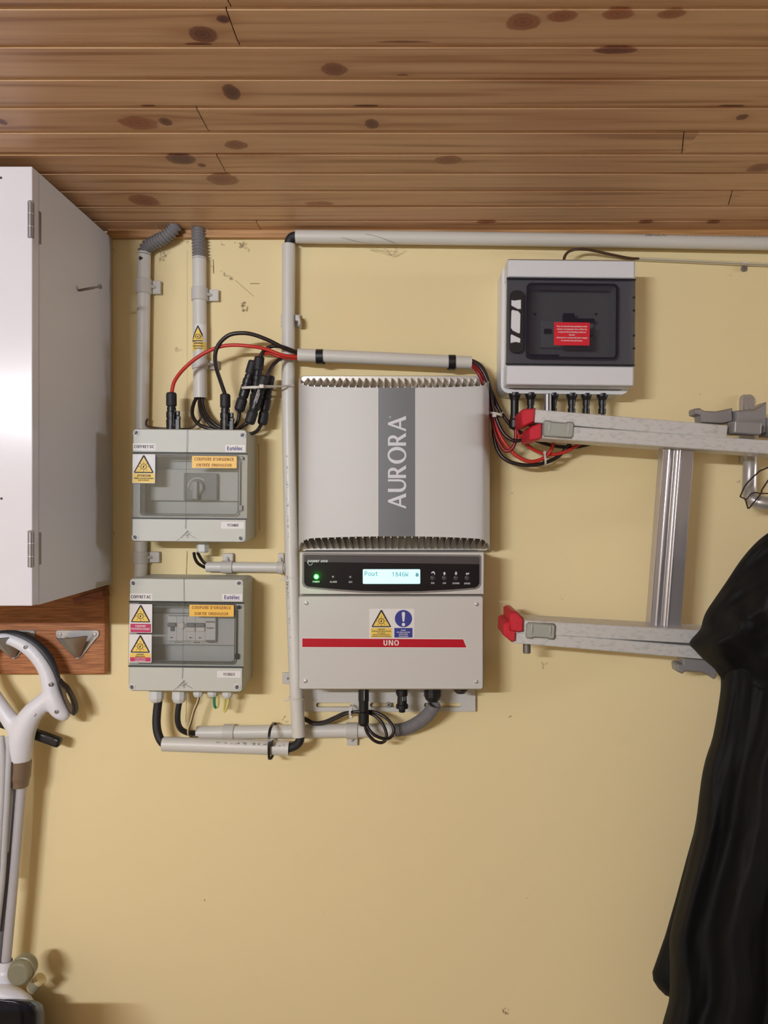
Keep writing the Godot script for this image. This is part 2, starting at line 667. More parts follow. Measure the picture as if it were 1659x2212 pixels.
func room() -> void:
	# the painted wall, with its scuffs and dirt
	var img := Image.create(1536, 2048, false, Image.FORMAT_RGB8)
	var base := Color8(236, 217, 168)
	img.fill(base)
	rng.seed = 77
	var spots := [[520, 528, 5, 0.5], [505, 524, 3, 0.5], [481, 525, 4, 0.6], [530, 532, 8, 0.2], [528, 655, 6, 0.45], [531, 664, 7, 0.4], [485, 592, 5, 0.35], [495, 600, 6, 0.35], [478, 588, 3, 0.3], [350, 556, 6, 0.25], [356, 550, 5, 0.25], [347, 562, 4, 0.2], [246, 540, 3, 0.6], [458, 575, 3, 0.3], [402, 524, 3, 0.35], [619, 1557, 3, 0.6], [614, 1546, 3, 0.7], [611, 1554, 2, 0.6], [1100, 1548, 4, 0.4], [1098, 1551, 3, 0.4], [1106, 1066, 2, 0.5], [1214, 1290, 4, 0.25], [1175, 1437, 6, 0.2], [442, 1946, 3, 0.5], [1092, 2186, 6, 0.35], [1091, 2180, 3, 0.4], [1140, 1940, 3, 0.25], [244, 1150, 4, 0.5], [1596, 1037, 4, 0.4], [1512, 852, 3, 0.35], [1577, 594, 3, 0.35], [560, 745, 9, 0.1], [385, 755, 7, 0.12], [1270, 875, 3, 0.2], [700, 1970, 3, 0.15]]
	for sp in spots:
		for i in (9 if sp[2] > 4 else 3):
			var cx: float = sp[0] + rng.randf_range(-1, 1) * sp[2]
			var cy: float = sp[1] + rng.randf_range(-1, 1) * sp[2]
			var rad: float = sp[2] * rng.randf_range(0.12, 0.38)
			blot(img, cx, cy, rad, rad * rng.randf_range(0.6, 1.8), Color8(92, 76, 52), minf(1.0, sp[3] * 1.5))
	# fine scratches
	for ln in [[558, 958, 560, 1145, 0.35], [404, 540, 404, 910, 0.25], [404, 1190, 402, 1245, 0.25], [508, 605, 548, 640, 0.08], [460, 560, 461, 590, 0.3], [402, 1500, 401, 1560, 0.15], [540, 612, 560, 612, 0.07]]:
		var steps := 420
		for i in steps:
			var f := float(i) / steps
			blot(img, lerpf(ln[0], ln[2], f), lerpf(ln[1], ln[3], f), 0.7, 0.7, Color8(120, 98, 60), ln[4])
	M.wall_face = M.plaster.duplicate()
	M.wall_face.uv1_triplanar = false
	M.wall_face.uv1_scale = Vector3.ONE
	M.wall_face.normal_enabled = false
	M.wall_face.albedo_color = Color.WHITE
	M.wall_face.albedo_texture = ImageTexture.create_from_image(img)
	M.wall_face.texture_repeat = false
	var st := Shape.new()
	st.box(Vector3((XL + XR) / 2, (CEIL + 0.06) / 2, -0.06), Vector3(XR - XL + 0.3, CEIL + 0.06, 0.12))
	struct(st, "wall_back", M.wall_face, func(p, _n): return Vector2((p.x / S + VU) / 1659.0, (VV - (p.y - EYE) / S) / 2212.0))
	st = Shape.new()
	st.box(Vector3(XL - 0.06, CEIL / 2, ZB / 2), Vector3(0.12, CEIL + 0.06, ZB))
	struct(st, "wall_left", M.plaster)
	st = Shape.new()
	st.box(Vector3(XR + 0.06, CEIL / 2, ZB / 2), Vector3(0.12, CEIL + 0.06, ZB))
	struct(st, "wall_right", M.plaster)
	st = Shape.new()
	st.box(Vector3((XL + XR) / 2, CEIL / 2, ZB + 0.06), Vector3(XR - XL + 0.3, CEIL + 0.06, 0.12))
	struct(st, "wall_front", M.plaster)
	st = Shape.new()
	st.box(Vector3((XL + XR) / 2, -0.05, ZB / 2), Vector3(XR - XL + 0.24, 0.1, ZB + 0.24))
	struct(st, "floor", M.floor)
	# the batten under the ceiling boards
	st = Shape.new()
	st.box(Vector3((P(237, 0).x + XR) / 2, CEIL - 0.0075, 0.006), Vector3(XR - P(237, 0).x, 0.015, 0.012), 0.0015)
	struct(st, "trim_1", M.batten)


func blot(img: Image, u: float, v: float, ru: float, rv: float, col: Color, strength: float) -> void:
	var sx := 1536.0 / 1659.0
	var x := u * sx
	var y := v * sx
	var a := maxf(ru * sx, 0.6)
	var b := maxf(rv * sx, 0.6)
	for j in range(int(y - b * 2), int(y + b * 2) + 2):
		for i in range(int(x - a * 2), int(x + a * 2) + 2):
			if i < 0 or j < 0 or i >= img.get_width() or j >= img.get_height():
				continue
			var d := ((i - x) / a) ** 2 + ((j - y) / b) ** 2
			var w := strength * exp(-d * 1.2)
			if w > 0.01:
				img.set_pixel(i, j, img.get_pixel(i, j).lerp(col, w))


# ---------------------------------------------------------------- ceiling
const PITCH := 0.0638
const TX0 := -0.75
const TW := 1.5
const TH := 0.72


# photo pixel on the ceiling -> (x, z)
func C(u: float, v: float) -> Vector2:
	var d := (CEIL - EYE) * (D / S) / (VV - v)
	return Vector2((u - VU) * d * S / D, D - d)


func ceiling_boards() -> void:
	# joints between boards of one row: row number -> x of the joints
	var joints := {}
	for q in [[503, 60], [441, 265], [477, 352], [1488, 315], [497, 14], [1580, 440], [560, 490]]:
		var c := C(q[0], q[1])
		joints[int(floor((c.y - 0.051) / PITCH)) + 1] = [c.x]
	# knots: u, v, half length along the board, half width, darkness, swirl
	var knots := [[438, 75, 30, 17, 0.75, 1.0], [482, 42, 14, 8, 0.95, 0.2], [722, 150, 28, 13, 0.5, 0.8], [500, 199, 18, 16, 0.95, 0.5], [358, 263, 13, 8, 0.8, 0.4], [300, 266, 40, 14, 0.22, 0.2], [803, 268, 14, 10, 0.8, 0.5], [790, 233, 26, 6, 0.65, 0.2], [510, 313, 24, 9, 0.45, 0.6], [390, 343, 29, 12, 0.92, 0.3], [436, 357, 8, 4, 0.7, 0.2], [480, 388, 32, 12, 0.35, 0.9], [312, 434, 30, 13, 0.32, 0.5], [4, 263, 10, 7, 0.7, 0.4], [430, 100, 27, 4, 0.6, 0.0], [1330, 109, 44, 7, 0.7, 0.2], [870, 92, 60, 4, 0.6, 0.0], [1603, 253, 12, 6, 0.85, 0.3], [1578, 233, 26, 6, 0.75, 0.1], [1640, 363, 24, 9, 0.5, 0.4], [968, 346, 28, 9, 0.35, 0.4], [1130, 48, 36, 18, 0.28, 1.0], [1335, 30, 34, 12, 0.22, 0.9], [1450, 30, 30, 10, 0.22, 0.6], [1215, 35, 30, 12, 0.25, 0.8], [870, 163, 12, 4, 0.5, 0.2], [320, 232, 14, 4, 0.6, 0.0], [1050, 480, 20, 3, 0.3, 0.0], [1395, 480, 16, 3, 0.5, 0.0], [1540, 480, 14, 3, 0.5, 0.0], [690, 440, 30, 5, 0.2, 0.3]]
	var by_row := {}
	for q in knots:
		var c := C(q[0], q[1])
		var sc := (D - c.y) / D * S
		var row := int(floor((c.y - 0.051) / PITCH)) + 1
		var vs: float = (C(q[0], q[1] - 5).y - C(q[0], q[1] + 5).y) / 10.0
		if not by_row.has(row):
			by_row[row] = []
		by_row[row].append([c.x, c.y, q[2] * sc, q[3] * vs, q[4], q[5]])
	var W := 2048
	var H := 1000
	var data := PackedByteArray()
	data.resize(W * H * 3)
	var n1 := FastNoiseLite.new()
	n1.seed = 3
	n1.noise_type = FastNoiseLite.TYPE_SIMPLEX_SMOOTH
	n1.frequency = 1.0
	n1.fractal_type = FastNoiseLite.FRACTAL_NONE
	var pale := Vector3(220, 180, 142)
	var mid := Vector3(197, 150, 112)
	var dark := Vector3(84, 40, 34)
	for y in H:
		var z := TH * (y + 0.5) / H
		var row := int(floor((z - 0.051) / PITCH)) + 1
		var kn: Array = by_row.get(row, [])
		var js: Array = joints.get(row, [])
		for x in W:
			var xx := TX0 + TW * (x + 0.5) / W
			var seg := 0
			for jx in js:
				if xx > jx:
					seg += 1
			var s := row * 13.7 + seg * 41.3
			var zz := z
			var kd := 0.0
			var kt := 0.0
			var rim := 0.0
			var halo := 0.0
			for q in kn:
				var dx: float = (xx - q[0]) / q[2]
				var dz: float = (z - q[1]) / q[3]
				if absf(dx) > 7.0:
					continue
				var d2 := dx * dx + dz * dz
				var wv: float = exp(-(dx * dx * 0.14 + dz * dz * 0.5))
				zz += (z - q[1]) * wv * -0.8 + wv * 0.011 * q[5] * (1.0 if z > q[1] else -0.6)
				if d2 < 3.2:
					var dw: float = d2 + 0.20 * n1.get_noise_2d(xx * 34.0, z * 50.0) + 0.10 * n1.get_noise_2d(xx * 130.0, z * 130.0)
					var e: float = 1.0 - smoothstep(0.45, 1.3, dw)
					if e > kd:
						kd = e
						kt = clampf(q[4] * 1.15 - 0.35 * sqrt(d2) + 0.12 * sin(sqrt(d2) * 16.0), 0.0, 1.0)
					rim = maxf(rim, exp(-pow((dw - 0.9) / 0.22, 2.0)) * (0.2 + 0.4 * q[4]))
				halo = maxf(halo, 0.36 * q[4] * wv)
			var a := n1.get_noise_2d(xx * 2.2 + s, zz * 62.0 + s * 3.1)
			var b := n1.get_noise_2d(xx * 7.0 - s, zz * 260.0)
			var f := clampf(0.42 + 0.46 * a + 0.24 * b + 0.16 * sin(s * 5.3), 0.0, 1.0)
			var col := pale.lerp(mid, f)
			if a > 0.42:
				col = col.lerp(Vector3(140, 92, 58), (a - 0.42) * 1.1)
			col = col.lerp(Vector3(146, 92, 62), halo)
			col = col.lerp(Vector3(164, 100, 66).lerp(dark, kt), kd * 0.9)
			col = col.lerp(Vector3(84, 44, 30), rim * 0.7)
			var o := (y * W + x) * 3
			data[o] = int(col.x)
			data[o + 1] = int(col.y)
			data[o + 2] = int(col.z)
	var img := Image.create_from_data(W, H, false, Image.FORMAT_RGB8, data)
	M.pine = mat(Color.WHITE, 0.42)
	M.pine.albedo_texture = ImageTexture.create_from_image(img)
	M.pine.texture_repeat = true
	var uvf := func(p, _n): return Vector2((p.x - TX0) / TW, p.z / TH)
	var root := Node3D.new()
	root.name = "ceiling"
	root.set_meta("kind", "structure")
	add_child(root)
	org = Vector3.ZERO
	var st := Shape.new()
	st.box(Vector3((XL + XR) / 2, CEIL + 0.05, ZB / 2), Vector3(XR - XL + 0.24, 0.06, ZB + 0.24))
	part(st, "backing", M.batten, root)
	var rows := int(ceil((ZB - 0.051) / PITCH)) + 1
	for r in rows:
		var z0 := 0.051 + PITCH * (r - 1)
		var z1 := minf(z0 + PITCH, ZB)
		var xs := [XL]
		for jx in joints.get(r, []):
			xs.append(jx)
		if r > 12:
			xs.append(lerpf(XL, XR, fmod(r * 0.37, 0.8) + 0.1))
		xs.append(XR)
		for i in xs.size() - 1:
			var a: float = xs[i] + (0.0006 if i > 0 else 0.0)
			var b: float = xs[i + 1] - (0.0006 if i < xs.size() - 2 else 0.0)
			# cross-section: tongue strip at the far side, then the face with its two chamfers
			var sec := [[z0, 0.0022], [z0 + 0.0070, 0.0022], [z0 + 0.0085, 0.0], [z1 - 0.0022, 0.0], [z1 - 0.0004, 0.0024], [z1 - 0.0004, 0.016]]
			if r == 0:
				sec = [[0.0, 0.0], [z1 - 0.0022, 0.0], [z1 - 0.0004, 0.0024], [z1 - 0.0004, 0.016]]
			st = Shape.new()
			var skew := -0.02 if xs.size() > 2 and r < 12 and xs[1] > 0.2 else 0.0
			for q in sec.size() - 1:
				var p: Array = sec[q]
				var w: Array = sec[q + 1]
				var nn := Vector3(0, -(w[0] - p[0]), w[1] - p[1]).normalized()
				var sa := skew if i > 0 else 0.0
				var sb := skew if i < xs.size() - 2 else 0.0
				var fa: float = (p[0] - z0) / PITCH
				var fb: float = (w[0] - z0) / PITCH
				st.quad(Vector3(a + sa * fa, CEIL + p[1], p[0]), Vector3(b + sb * fa, CEIL + p[1], p[0]), Vector3(b + sb * fb, CEIL + w[1], w[0]), Vector3(a + sa * fb, CEIL + w[1], w[0]), nn)
			st.quad(Vector3(a, CEIL + 0.016, z0), Vector3(b, CEIL + 0.016, z0), Vector3(b, CEIL + 0.016, z1), Vector3(a, CEIL + 0.016, z1), Vector3(0, 1, 0))
			for e in [a, b]:
				var sgn := -1.0 if e == a else 1.0
				st.quad(Vector3(e, CEIL, z0 + 0.0095), Vector3(e, CEIL, z1 - 0.003), Vector3(e, CEIL + 0.016, z1 - 0.003), Vector3(e, CEIL + 0.016, z0 + 0.0095), Vector3(sgn, 0, 0))
			part(st, "plank", M.pine, root, uvf)


# ---------------------------------------------------------------- cabinet at the left edge
func wall_cabinet() -> void:
	var xr := -0.520
	var x0 := -1.18
	var yt := EYE + 0.468
	var yb := EYE - 0.150
	var t := thing("wall_cabinet", "white wall cabinet with a hinged door, under the ceiling above the wooden coat rail", "cabinet", Vector3((xr + x0) / 2, yb, 0.0))
	var st := Shape.new()
	st.box(Vector3(xr - 0.009, (yt + yb) / 2, 0.1395), Vector3(0.018, yt - yb, 0.279), 0.0012, 1)
	part(st, "side_panel", M.white, t)
	st = Shape.new()
	st.box(Vector3((xr + x0) / 2 - 0.009, yt - 0.009, 0.1395), Vector3(xr - x0 - 0.018, 0.018, 0.279), 0.001, 1)
	st.box(Vector3((xr + x0) / 2 - 0.009, yb + 0.009, 0.1395), Vector3(xr - x0 - 0.018, 0.018, 0.279), 0.001, 1)
	st.box(Vector3(x0 + 0.009, (yt + yb) / 2, 0.1395), Vector3(0.018, yt - yb - 0.036, 0.279), 0.001, 1)
	st.box(Vector3((xr + x0) / 2, (yt + yb) / 2, 0.004), Vector3(xr - x0 - 0.036, yt - yb - 0.036, 0.006), 0.001, 1)
	part(st, "carcass", M.white, t)
	# door of narrow upright staves
	st = Shape.new()
	st.box(Vector3((-0.5175 + x0) / 2, (yt + yb) / 2, 0.295), Vector3(-0.5175 - x0, yt - yb - 0.004, 0.020), 0.0015, 2)
	var dm := mat(c8(216, 213, 219), 0.24, 0.0, 0.55)
	dm.anisotropy_enabled = true
	dm.anisotropy = 0.9
	part(st, "door", dm, t, func(p, _n): return Vector2(p.x, p.y))
	for v in [480.0, 1187.0]:
		var yy: float = P(0, v, 0.30).y
		st = Shape.new()
		st.lathe(Vector3(-0.5185, yy - 0.024, 0.3065), Vector3(0, 1, 0), [[0, 0], [0, 0.0042], [0.048, 0.0042], [0.048, 0]], 14)
		var h := part(st, "hinge", M.steel_dark, t)
		st = Shape.new()
		st.box(Vector3(xr + 0.0008, yy, 0.290), Vector3(0.0016, 0.046, 0.030), 0.0005, 1)
		part(st, "hinge_leaf", M.steel_dark, h)
		st = Shape.new()
		for f in [-0.009, 0.009]:
			st.lathe(Vector3(-0.5185, yy + f - 0.0005, 0.3065), Vector3(0, 1, 0), [[0, 0.0042], [0, 0.0046], [0.001, 0.0046], [0.001, 0.0042]], 14)
		st.lathe(Vector3(-0.5185, yy + 0.024, 0.3065), Vector3(0, 1, 0), [[0, 0.0042], [0.001, 0.005], [0.003, 0.004], [0.004, 0]], 14)
		part(st, "hinge_pin", M.steel, h)
	# a long screw left sticking out of the side panel
	st = Shape.new()
	var sp := Vector3(xr, EYE + 0.336, 0.145)
	var dir := Vector3(0.035, 0.003, 0.010).normalized()
	var prof := [[0.0, 0.0016]]
	for i in 12:
		prof.append([0.002 + i * 0.0022, 0.0016])
		prof.append([0.003 + i * 0.0022, 0.0023])
	prof.append([0.031, 0.0017]); prof.append([0.036, 0.0018]); prof.append([0.040, 0.0042]); prof.append([0.0415, 0.0042]); prof.append([0.0412, 0.002]); prof.append([0.0395, 0.0])
	st.lathe(sp, dir, prof, 10)
	part(st, "screw", M.steel_dark, t)
	# old screw holes in the door
	st = Shape.new()
	for q in [[2, 384], [3, 1077]]:
		st = Shape.new()
		st.lathe(P(q[0], q[1], 0.3052), Vector3(0, 0, 1), [[0, 0], [0, 0.0018], [0.0004, 0.0016], [0.0004, 0]], 10)
		part(st, "screw_plug", M.black_soft, t)


func coat_rail() -> void:
	var x0 := -1.3
	var xr := P(237, 0).x
	var yb := P(0, 1452, 0).y
	var yt := EYE - 0.153
	var t := thing("coat_rail", "reddish wooden coat rail with two pressed aluminium hooks under the white cabinet", "coat rail", Vector3((x0 + xr) / 2, yb, 0.0))
	var st := Shape.new()
	st.box(Vector3((x0 + xr) / 2, (yt + yb) / 2, 0.010), Vector3(xr - x0, yt - yb, 0.020), 0.0035, 1)
	part(st, "board", M.mahogany, t)
	st = Shape.new()
	var a := P(166, 1298, 0.036)
	var b := P(229, 1281, 0.036)
	var mid := (a + b) / 2
	st.box(mid, Vector3(a.distance_to(b), 0.013, 0.030), 0.001, 1, Basis(Vector3(0, 0, 1), atan2(b.y - a.y, b.x - a.x)))
	part(st, "cleat", M.cleat, t)
	for u in [30.0, 168.0]:
		var c := P(u, 1370, 0.021)
		var k := px(1, 0.021)
		st = Shape.new()
		var pl := poly([[46 * k, 7 * k], [42 * k, 9 * k], [-42 * k, 9 * k], [-46 * k, 7 * k], [-47 * k, 1 * k], [-45 * k, -5 * k], [-40 * k, -9 * k], [-8 * k, -50 * k], [0, -54 * k], [8 * k, -50 * k], [40 * k, -10 * k], [45 * k, -5 * k], [47 * k, 1 * k]])
		st.prism(pl, -0.001, 0.0018, 0.0006, Transform3D(Basis(), c))
		var h := part(st, "hook", M.steel, t)
		# the scoop: a half cone that opens upwards and stands away from the plate
		var rows := []
		var back := []
		for i in 13:
			var f := i / 12.0
			var rw := PackedVector3Array()
			var rb := PackedVector3Array()
			for j in 15:
				var s := j / 7.0 - 1.0
				var w := lerpf(5.0, 31.0, pow(f, 0.9)) * k
				var z := 0.004 + 0.066 * pow(f, 0.85) * (1.0 - 0.8 * s * s)
				var y := (-50.0 + 50.0 * f + 5.0 * f * (1.0 - s * s)) * k
				rw.append(c + Vector3(s * w, y, z))
				rb.append(c + Vector3(s * w * 0.95, y + 0.0008, z - 0.0020))
			rows.append(rw); back.append(rb)
		st = Shape.new()
		st.grid(rows, false, c + Vector3(0, 0, -0.1), true)
		st.grid(back, false, c + Vector3(0, 0, 0.4), true)
		for j in 14:
			st.quad(rows[12][j], rows[12][j + 1], back[12][j + 1], back[12][j], Vector3(0, 1, 0))
		for i in 12:
			st.quad(rows[i][0], rows[i + 1][0], back[i + 1][0], back[i][0], Vector3(-1, 0, 0))
			st.quad(rows[i][14], rows[i + 1][14], back[i + 1][14], back[i][14], Vector3(1, 0, 0))
		part(st, "scoop", M.scoop, h)
		for s in [-38.0, 37.0]:
			st = Shape.new()
			st.lathe(c + Vector3(s * k, 0, 0.0018), Vector3(0, 0, 1), [[0, 0.0042], [0.0008, 0.004], [0.0014, 0.0028], [0.0016, 0]], 14)
			st.box(c + Vector3(s * k, 0, 0.0033), Vector3(0.0009, 0.006, 0.0006), 0, 1, Basis(Vector3(0, 0, 1), -0.5 if s < 0 else 0.6))
			part(st, "screw", M.steel, h)


# ---------------------------------------------------------------- the black coat at the right edge
func raincoat() -> void:
	var t := thing("raincoat", "black hooded raincoat hanging in long folds over the right end of the ladder", "coat", P(1640, 2400, 0.14))
	# outline: v, left edge u, folds grow downwards
	var body := [[1180, 1640], [1240, 1600], [1320, 1560], [1420, 1552], [1470, 1557], [1510, 1554], [1590, 1540], [1640, 1524], [1690, 1514], [1780, 1503], [1800, 1499], [1850, 1488], [1940, 1466], [2020, 1447], [2080, 1447], [2150, 1446], [2180, 1440], [2212, 1431], [2300, 1412], [2420, 1390]]
	var rows := []
	var rng2 := FastNoiseLite.new()
	rng2.seed = 8
	rng2.frequency = 1.0
	for q in body:
		var rw := PackedVector3Array()
		var f := clampf((q[0] - 1180.0) / 1000.0, 0, 1.2)
		var ul: float = q[1]
		var ur := 1790.0 + 30 * f
		for j in 120:
			var a := TAU * j / 120.0
			var s := cos(a)        # -1 at the left edge when a = PI
			var depth := sin(a)
			var zc := 0.205
			var zr := 0.075 + 0.02 * f
			var z := zc + zr * depth
			var uu := lerpf(ul, ur, (s + 1.0) / 2.0)
			if depth > 0.0:
				var w := pow(depth, 0.5)
				var g := (uu - ul) / 300.0
				z += w * (0.015 * sin(g * 15.0 + 0.9 * sin(f * 2.6)) + 0.016 * rng2.get_noise_2d(g * 5.0, f * 2.0)) * smoothstep(0.02, 0.5, f)
			rw.append(P(uu, q[0], clampf(z, 0.142, 0.34)))
		rows.append(rw)
	var fine := []
	for i in rows.size() - 1:
		for e in 3:
			var rw := PackedVector3Array()
			for j in 120:
				rw.append(rows[i][j].cubic_interpolate(rows[i + 1][j], rows[maxi(i - 1, 0)][j], rows[mini(i + 2, rows.size() - 1)][j], e / 3.0))
			fine.append(rw)
	fine.append(rows[-1])
	var bd := Shape.new()
	bd.grid(fine, true, P(1680, 1800, 0.2), true)
	part(bd, "body", M.coat, t)
	# sleeve hanging behind the body
	var sl := [[1720, 1512, 1600], [1780, 1502, 1600], [1800, 1498, 1600], [1850, 1484, 1590], [1940, 1460, 1570], [2020, 1437, 1550], [2080, 1416, 1530], [2100, 1409, 1520], [2118, 1411, 1510], [2135, 1422, 1500], [2150, 1437, 1490], [2156, 1452, 1475]]
	rows = []
	for q in sl:
		var rw := PackedVector3Array()
		for j in 40:
			var a := TAU * j / 40.0
			rw.append(P(lerpf(q[1], q[2], (cos(a) + 1.0) / 2.0), q[0], 0.150 + 0.035 * sin(a)))
		rows.append(rw)
	var st := Shape.new()
	st.grid(rows, true, P(1520, 1950, 0.150), true)
	part(st, "sleeve", M.coat, t)
	# hood, thrown forward over the shoulders
	var hood := [[1135, 1690, 1760], [1152, 1658, 1790], [1175, 1630, 1810], [1210, 1600, 1830], [1255, 1570, 1850], [1290, 1546, 1850], [1320, 1526, 1850], [1340, 1518, 1850], [1360, 1512, 1850], [1388, 1489, 1850], [1405, 1501, 1850], [1425, 1520, 1850], [1445, 1543, 1850], [1466, 1560, 1850], [1490, 1600, 1830], [1515, 1660, 1800]]
	rows = []
	for i in hood.size():
		var q: Array = hood[i]
		var rw := PackedVector3Array()
		var f := float(i) / (hood.size() - 1)
		for j in 90:
			var a := TAU * j / 90.0
			var s := cos(a)
			var depth := sin(a)
			var uu := lerpf(q[1], q[2], (s + 1.0) / 2.0)
			var zr := 0.02 + 0.075 * sin(PI * minf(f * 1.15, 1.0)) + 0.02 * f
			var z := 0.235 + zr * depth
			if depth > 0.0:
				var w := sqrt(depth)
				z += w * (0.011 * sin((uu * 0.8 + q[0] * 0.75) * 0.05) + 0.012 * rng2.get_noise_2d(uu * 0.012, q[0] * 0.012) + 0.006 * sin((uu - q[0] * 0.5) * 0.09))
			rw.append(P(uu, q[0], clampf(z, 0.165, 0.37)))
		rows.append(rw)
	fine = []
	for i in rows.size() - 1:
		for e in 3:
			var rw := PackedVector3Array()
			for j in 90:
				rw.append(rows[i][j].cubic_interpolate(rows[i + 1][j], rows[maxi(i - 1, 0)][j], rows[mini(i + 2, rows.size() - 1)][j], e / 3.0))
			fine.append(rw)
	fine.append(rows[-1])
	st = Shape.new()
	st.grid(fine, true, P(1720, 1330, 0.235), true)
	part(st, "hood", M.coat, t)


# ---------------------------------------------------------------- ladder hung on the wall
func bar(st: Shape, a: Vector3, b: Vector3, h: float, d: float, r := 0.002) -> void:
	var x := (b - a).normalized()
	var bs := Basis(x, Vector3(0, 0, 1).cross(x).normalized(), Vector3(0, 0, 1))
	st.box((a + b) / 2, Vector3(a.distance_to(b), h, d), r, 2, bs)


func ladder() -> void:
	var t := thing("ladder", "aluminium extension ladder with red end caps hanging sideways on the wall right of the inverter", "ladder", P(1400, 1400, 0.09))
	var zf := 0.135       # front edge of the stiles
	var zd := 0.066
	var zc := zf - zd / 2
	# stiles: centre line at the front edge, height in pixels
	var stiles := [
		[[1150, 898], [1572, 933], 29, 0.0], [[1168, 932], [1760, 973], 30, 0.002],
		[[1112, 1353], [1700, 1387], 30, 0.002], [[1108, 1376], [1660, 1423], 27, 0.0]]
	for q in stiles:
		var st := Shape.new()
		var a := P(q[0][0], q[0][1], zf)
		var b := P(q[1][0], q[1][1], zf)
		var up: float = q[3]
		a.z = zc + up; b.z = zc + up
		bar(st, a, b, px(q[2], zf), zd, 0.0022)
		part(st, "stile", M.alu, t)
	# red end caps
	var caps := [
		[[[1126, 890], [1131, 883], [1160, 881], [1157, 884], [1155, 912], [1135, 921], [1127, 919]], 0.0],
		[[[1142, 927], [1150, 919], [1167, 914], [1171, 917], [1170, 946], [1163, 951], [1141, 953]], 0.004],
		[[[1100, 1324], [1109, 1320], [1116, 1321], [1131, 1335], [1131, 1364], [1120, 1366], [1100, 1362]], 0.004],
		[[[1088, 1347], [1095, 1342], [1113, 1343], [1117, 1350], [1115, 1385], [1106, 1388], [1087, 1372]], 0.0]]
	for q in caps:
		var pl := PackedVector2Array()
		for e in q[0]:
			var w := P(e[0], e[1], zf + 0.004)
			pl.append(Vector2(w.x, w.y))
		var st := Shape.new()
		st.prism(pl, zf - zd - 0.002, zf + 0.004 + q[1], 0.003, Transform3D(), true)
		part(st, "end_cap", M.red_cap, t).set_meta("label", "red plastic end cap")
	# clear plastic guide sleeves
	for q in [[[1205, 928], 0.069, 33.0, 36.0, 1.0], [[1167, 1362], 0.05, 32.0, 35.0, -1.0]]:
		var c := P(q[0][0], q[0][1], zf)
		var st := Shape.new()
		var k := px(1, zf)
		var bs := Basis(Vector3(0, 0, 1), -q[1])
		var w: float = q[2] * k
		var h: float = q[3] * k / 2
		var sg: float = q[4]
		var pl := poly([[-w + 3 * k, h * sg], [-w * 0.55, h * sg], [-w * 0.45, h * 0.88 * sg], [w * 0.45, h * 0.88 * sg], [w * 0.55, h * sg], [w - 3 * k, h * sg], [w, (h - 5 * k) * sg], [w, (-h + 5 * k) * sg], [w - 4 * k, -h * sg], [-w + 4 * k, -h * sg], [-w, (-h + 5 * k) * sg], [-w, (h - 4 * k) * sg]])
		c.z = 0
		st.prism(pl, zf - zd * 0.8, zf + 0.007, 0.003, Transform3D(bs, c), true)
		var sl := part(st, "guide_sleeve", M.sleeve, t)
		for s in [-1.0, 1.0]:
			st = Shape.new()
			st.tube(PackedVector3Array([c + bs * Vector3(s * w * 0.62, h * 0.75, zf + 0.0065), c + bs * Vector3(s * w * 0.62, 0, zf + 0.0072), c + bs * Vector3(s * w * 0.62, -h * 0.6, zf + 0.006)]), [0.0015, 0.0022, 0.0012], 8)
			part(st, "rib", M.sleeve, sl)
	# axle stubs
	for q in [[1138, 1376, 1138, 1411, 0.09, 8.5], [1183, 900, 1183, 851, 0.075, 8.5]]:
		var st := Shape.new()
		var a := P(q[0], q[1], q[4])
		var b := P(q[2], q[3], q[4])
		var r: float = px(q[5], q[4])
		var l := a.distance_to(b)
		st.lathe(a, b - a, [[0, r], [l - 0.001, r], [l, r - 0.001], [l, r * 0.6], [l - 0.004, r * 0.55], [l - 0.004, 0]], 18)
		part(st, "axle", M.steel_dark, t)
	# the rung between the inner stiles, a fluted profile
	var top := P(1462, 955, 0.10)
	var bot := P(1431, 1362, 0.10)
	var y := (top - bot).normalized()
	var xf := Transform3D(Basis(y.cross(Vector3(0, 0, 1)).normalized(), Vector3.ZERO, Vector3.ZERO), bot)
	var bx := y.cross(Vector3(0, 0, 1)).normalized()
	var kk := px(1, 0.115)
	# profile: x in pixels, z in metres
	var prof := [[-33, -0.012], [-33, 0.0100], [-31, 0.0118], [-22, 0.0125], [-20.5, 0.0137], [-18.5, 0.0137], [-17, 0.0122], [-15.5, 0.0100], [-9, 0.0092], [-8, 0.0099], [-7, 0.0092], [-1, 0.0102], [1, 0.0124], [3, 0.0138], [5.5, 0.0138], [8, 0.0128], [30, 0.0118], [33, 0.0095], [33, -0.012]]
	var st := Shape.new()
	var raw := []
	for q in prof:
		raw.append(bx * q[0] * kk + Vector3(0, 0, q[1]))
	var rows := [PackedVector3Array(), PackedVector3Array()]
	for e in path(raw, 4):
		rows[0].append(bot + e)
		rows[1].append(top + e)
	st.grid(rows, false, (bot + top) / 2 - Vector3(0, 0, 0.02), true)
	st.quad(rows[0][0], rows[0][-1], rows[1][-1], rows[1][0], Vector3(0, 0, -1))
	part(st, "rung", M.alu_rung, t)
	# cast catches at both stiles
	var up := [[[1497, 888], [1499, 883], [1511, 882], [1516, 886], [1522, 888], [1545, 889], [1580, 882], [1581, 886], [1582, 912], [1560, 917], [1512, 915], [1509, 899], [1498, 896]], [[1582, 889], [1622, 886], [1648, 870], [1648, 935], [1642, 940], [1584, 938], [1582, 912]], [[1646, 905], [1662, 904], [1720, 906], [1720, 948], [1646, 944]]]
	var lo := [[[1459, 1436], [1462, 1432], [1472, 1432], [1473, 1419], [1481, 1417], [1530, 1423], [1556, 1437], [1556, 1446], [1548, 1446], [1546, 1462], [1541, 1467], [1532, 1459], [1512, 1452], [1478, 1450], [1473, 1455], [1461, 1450]]]
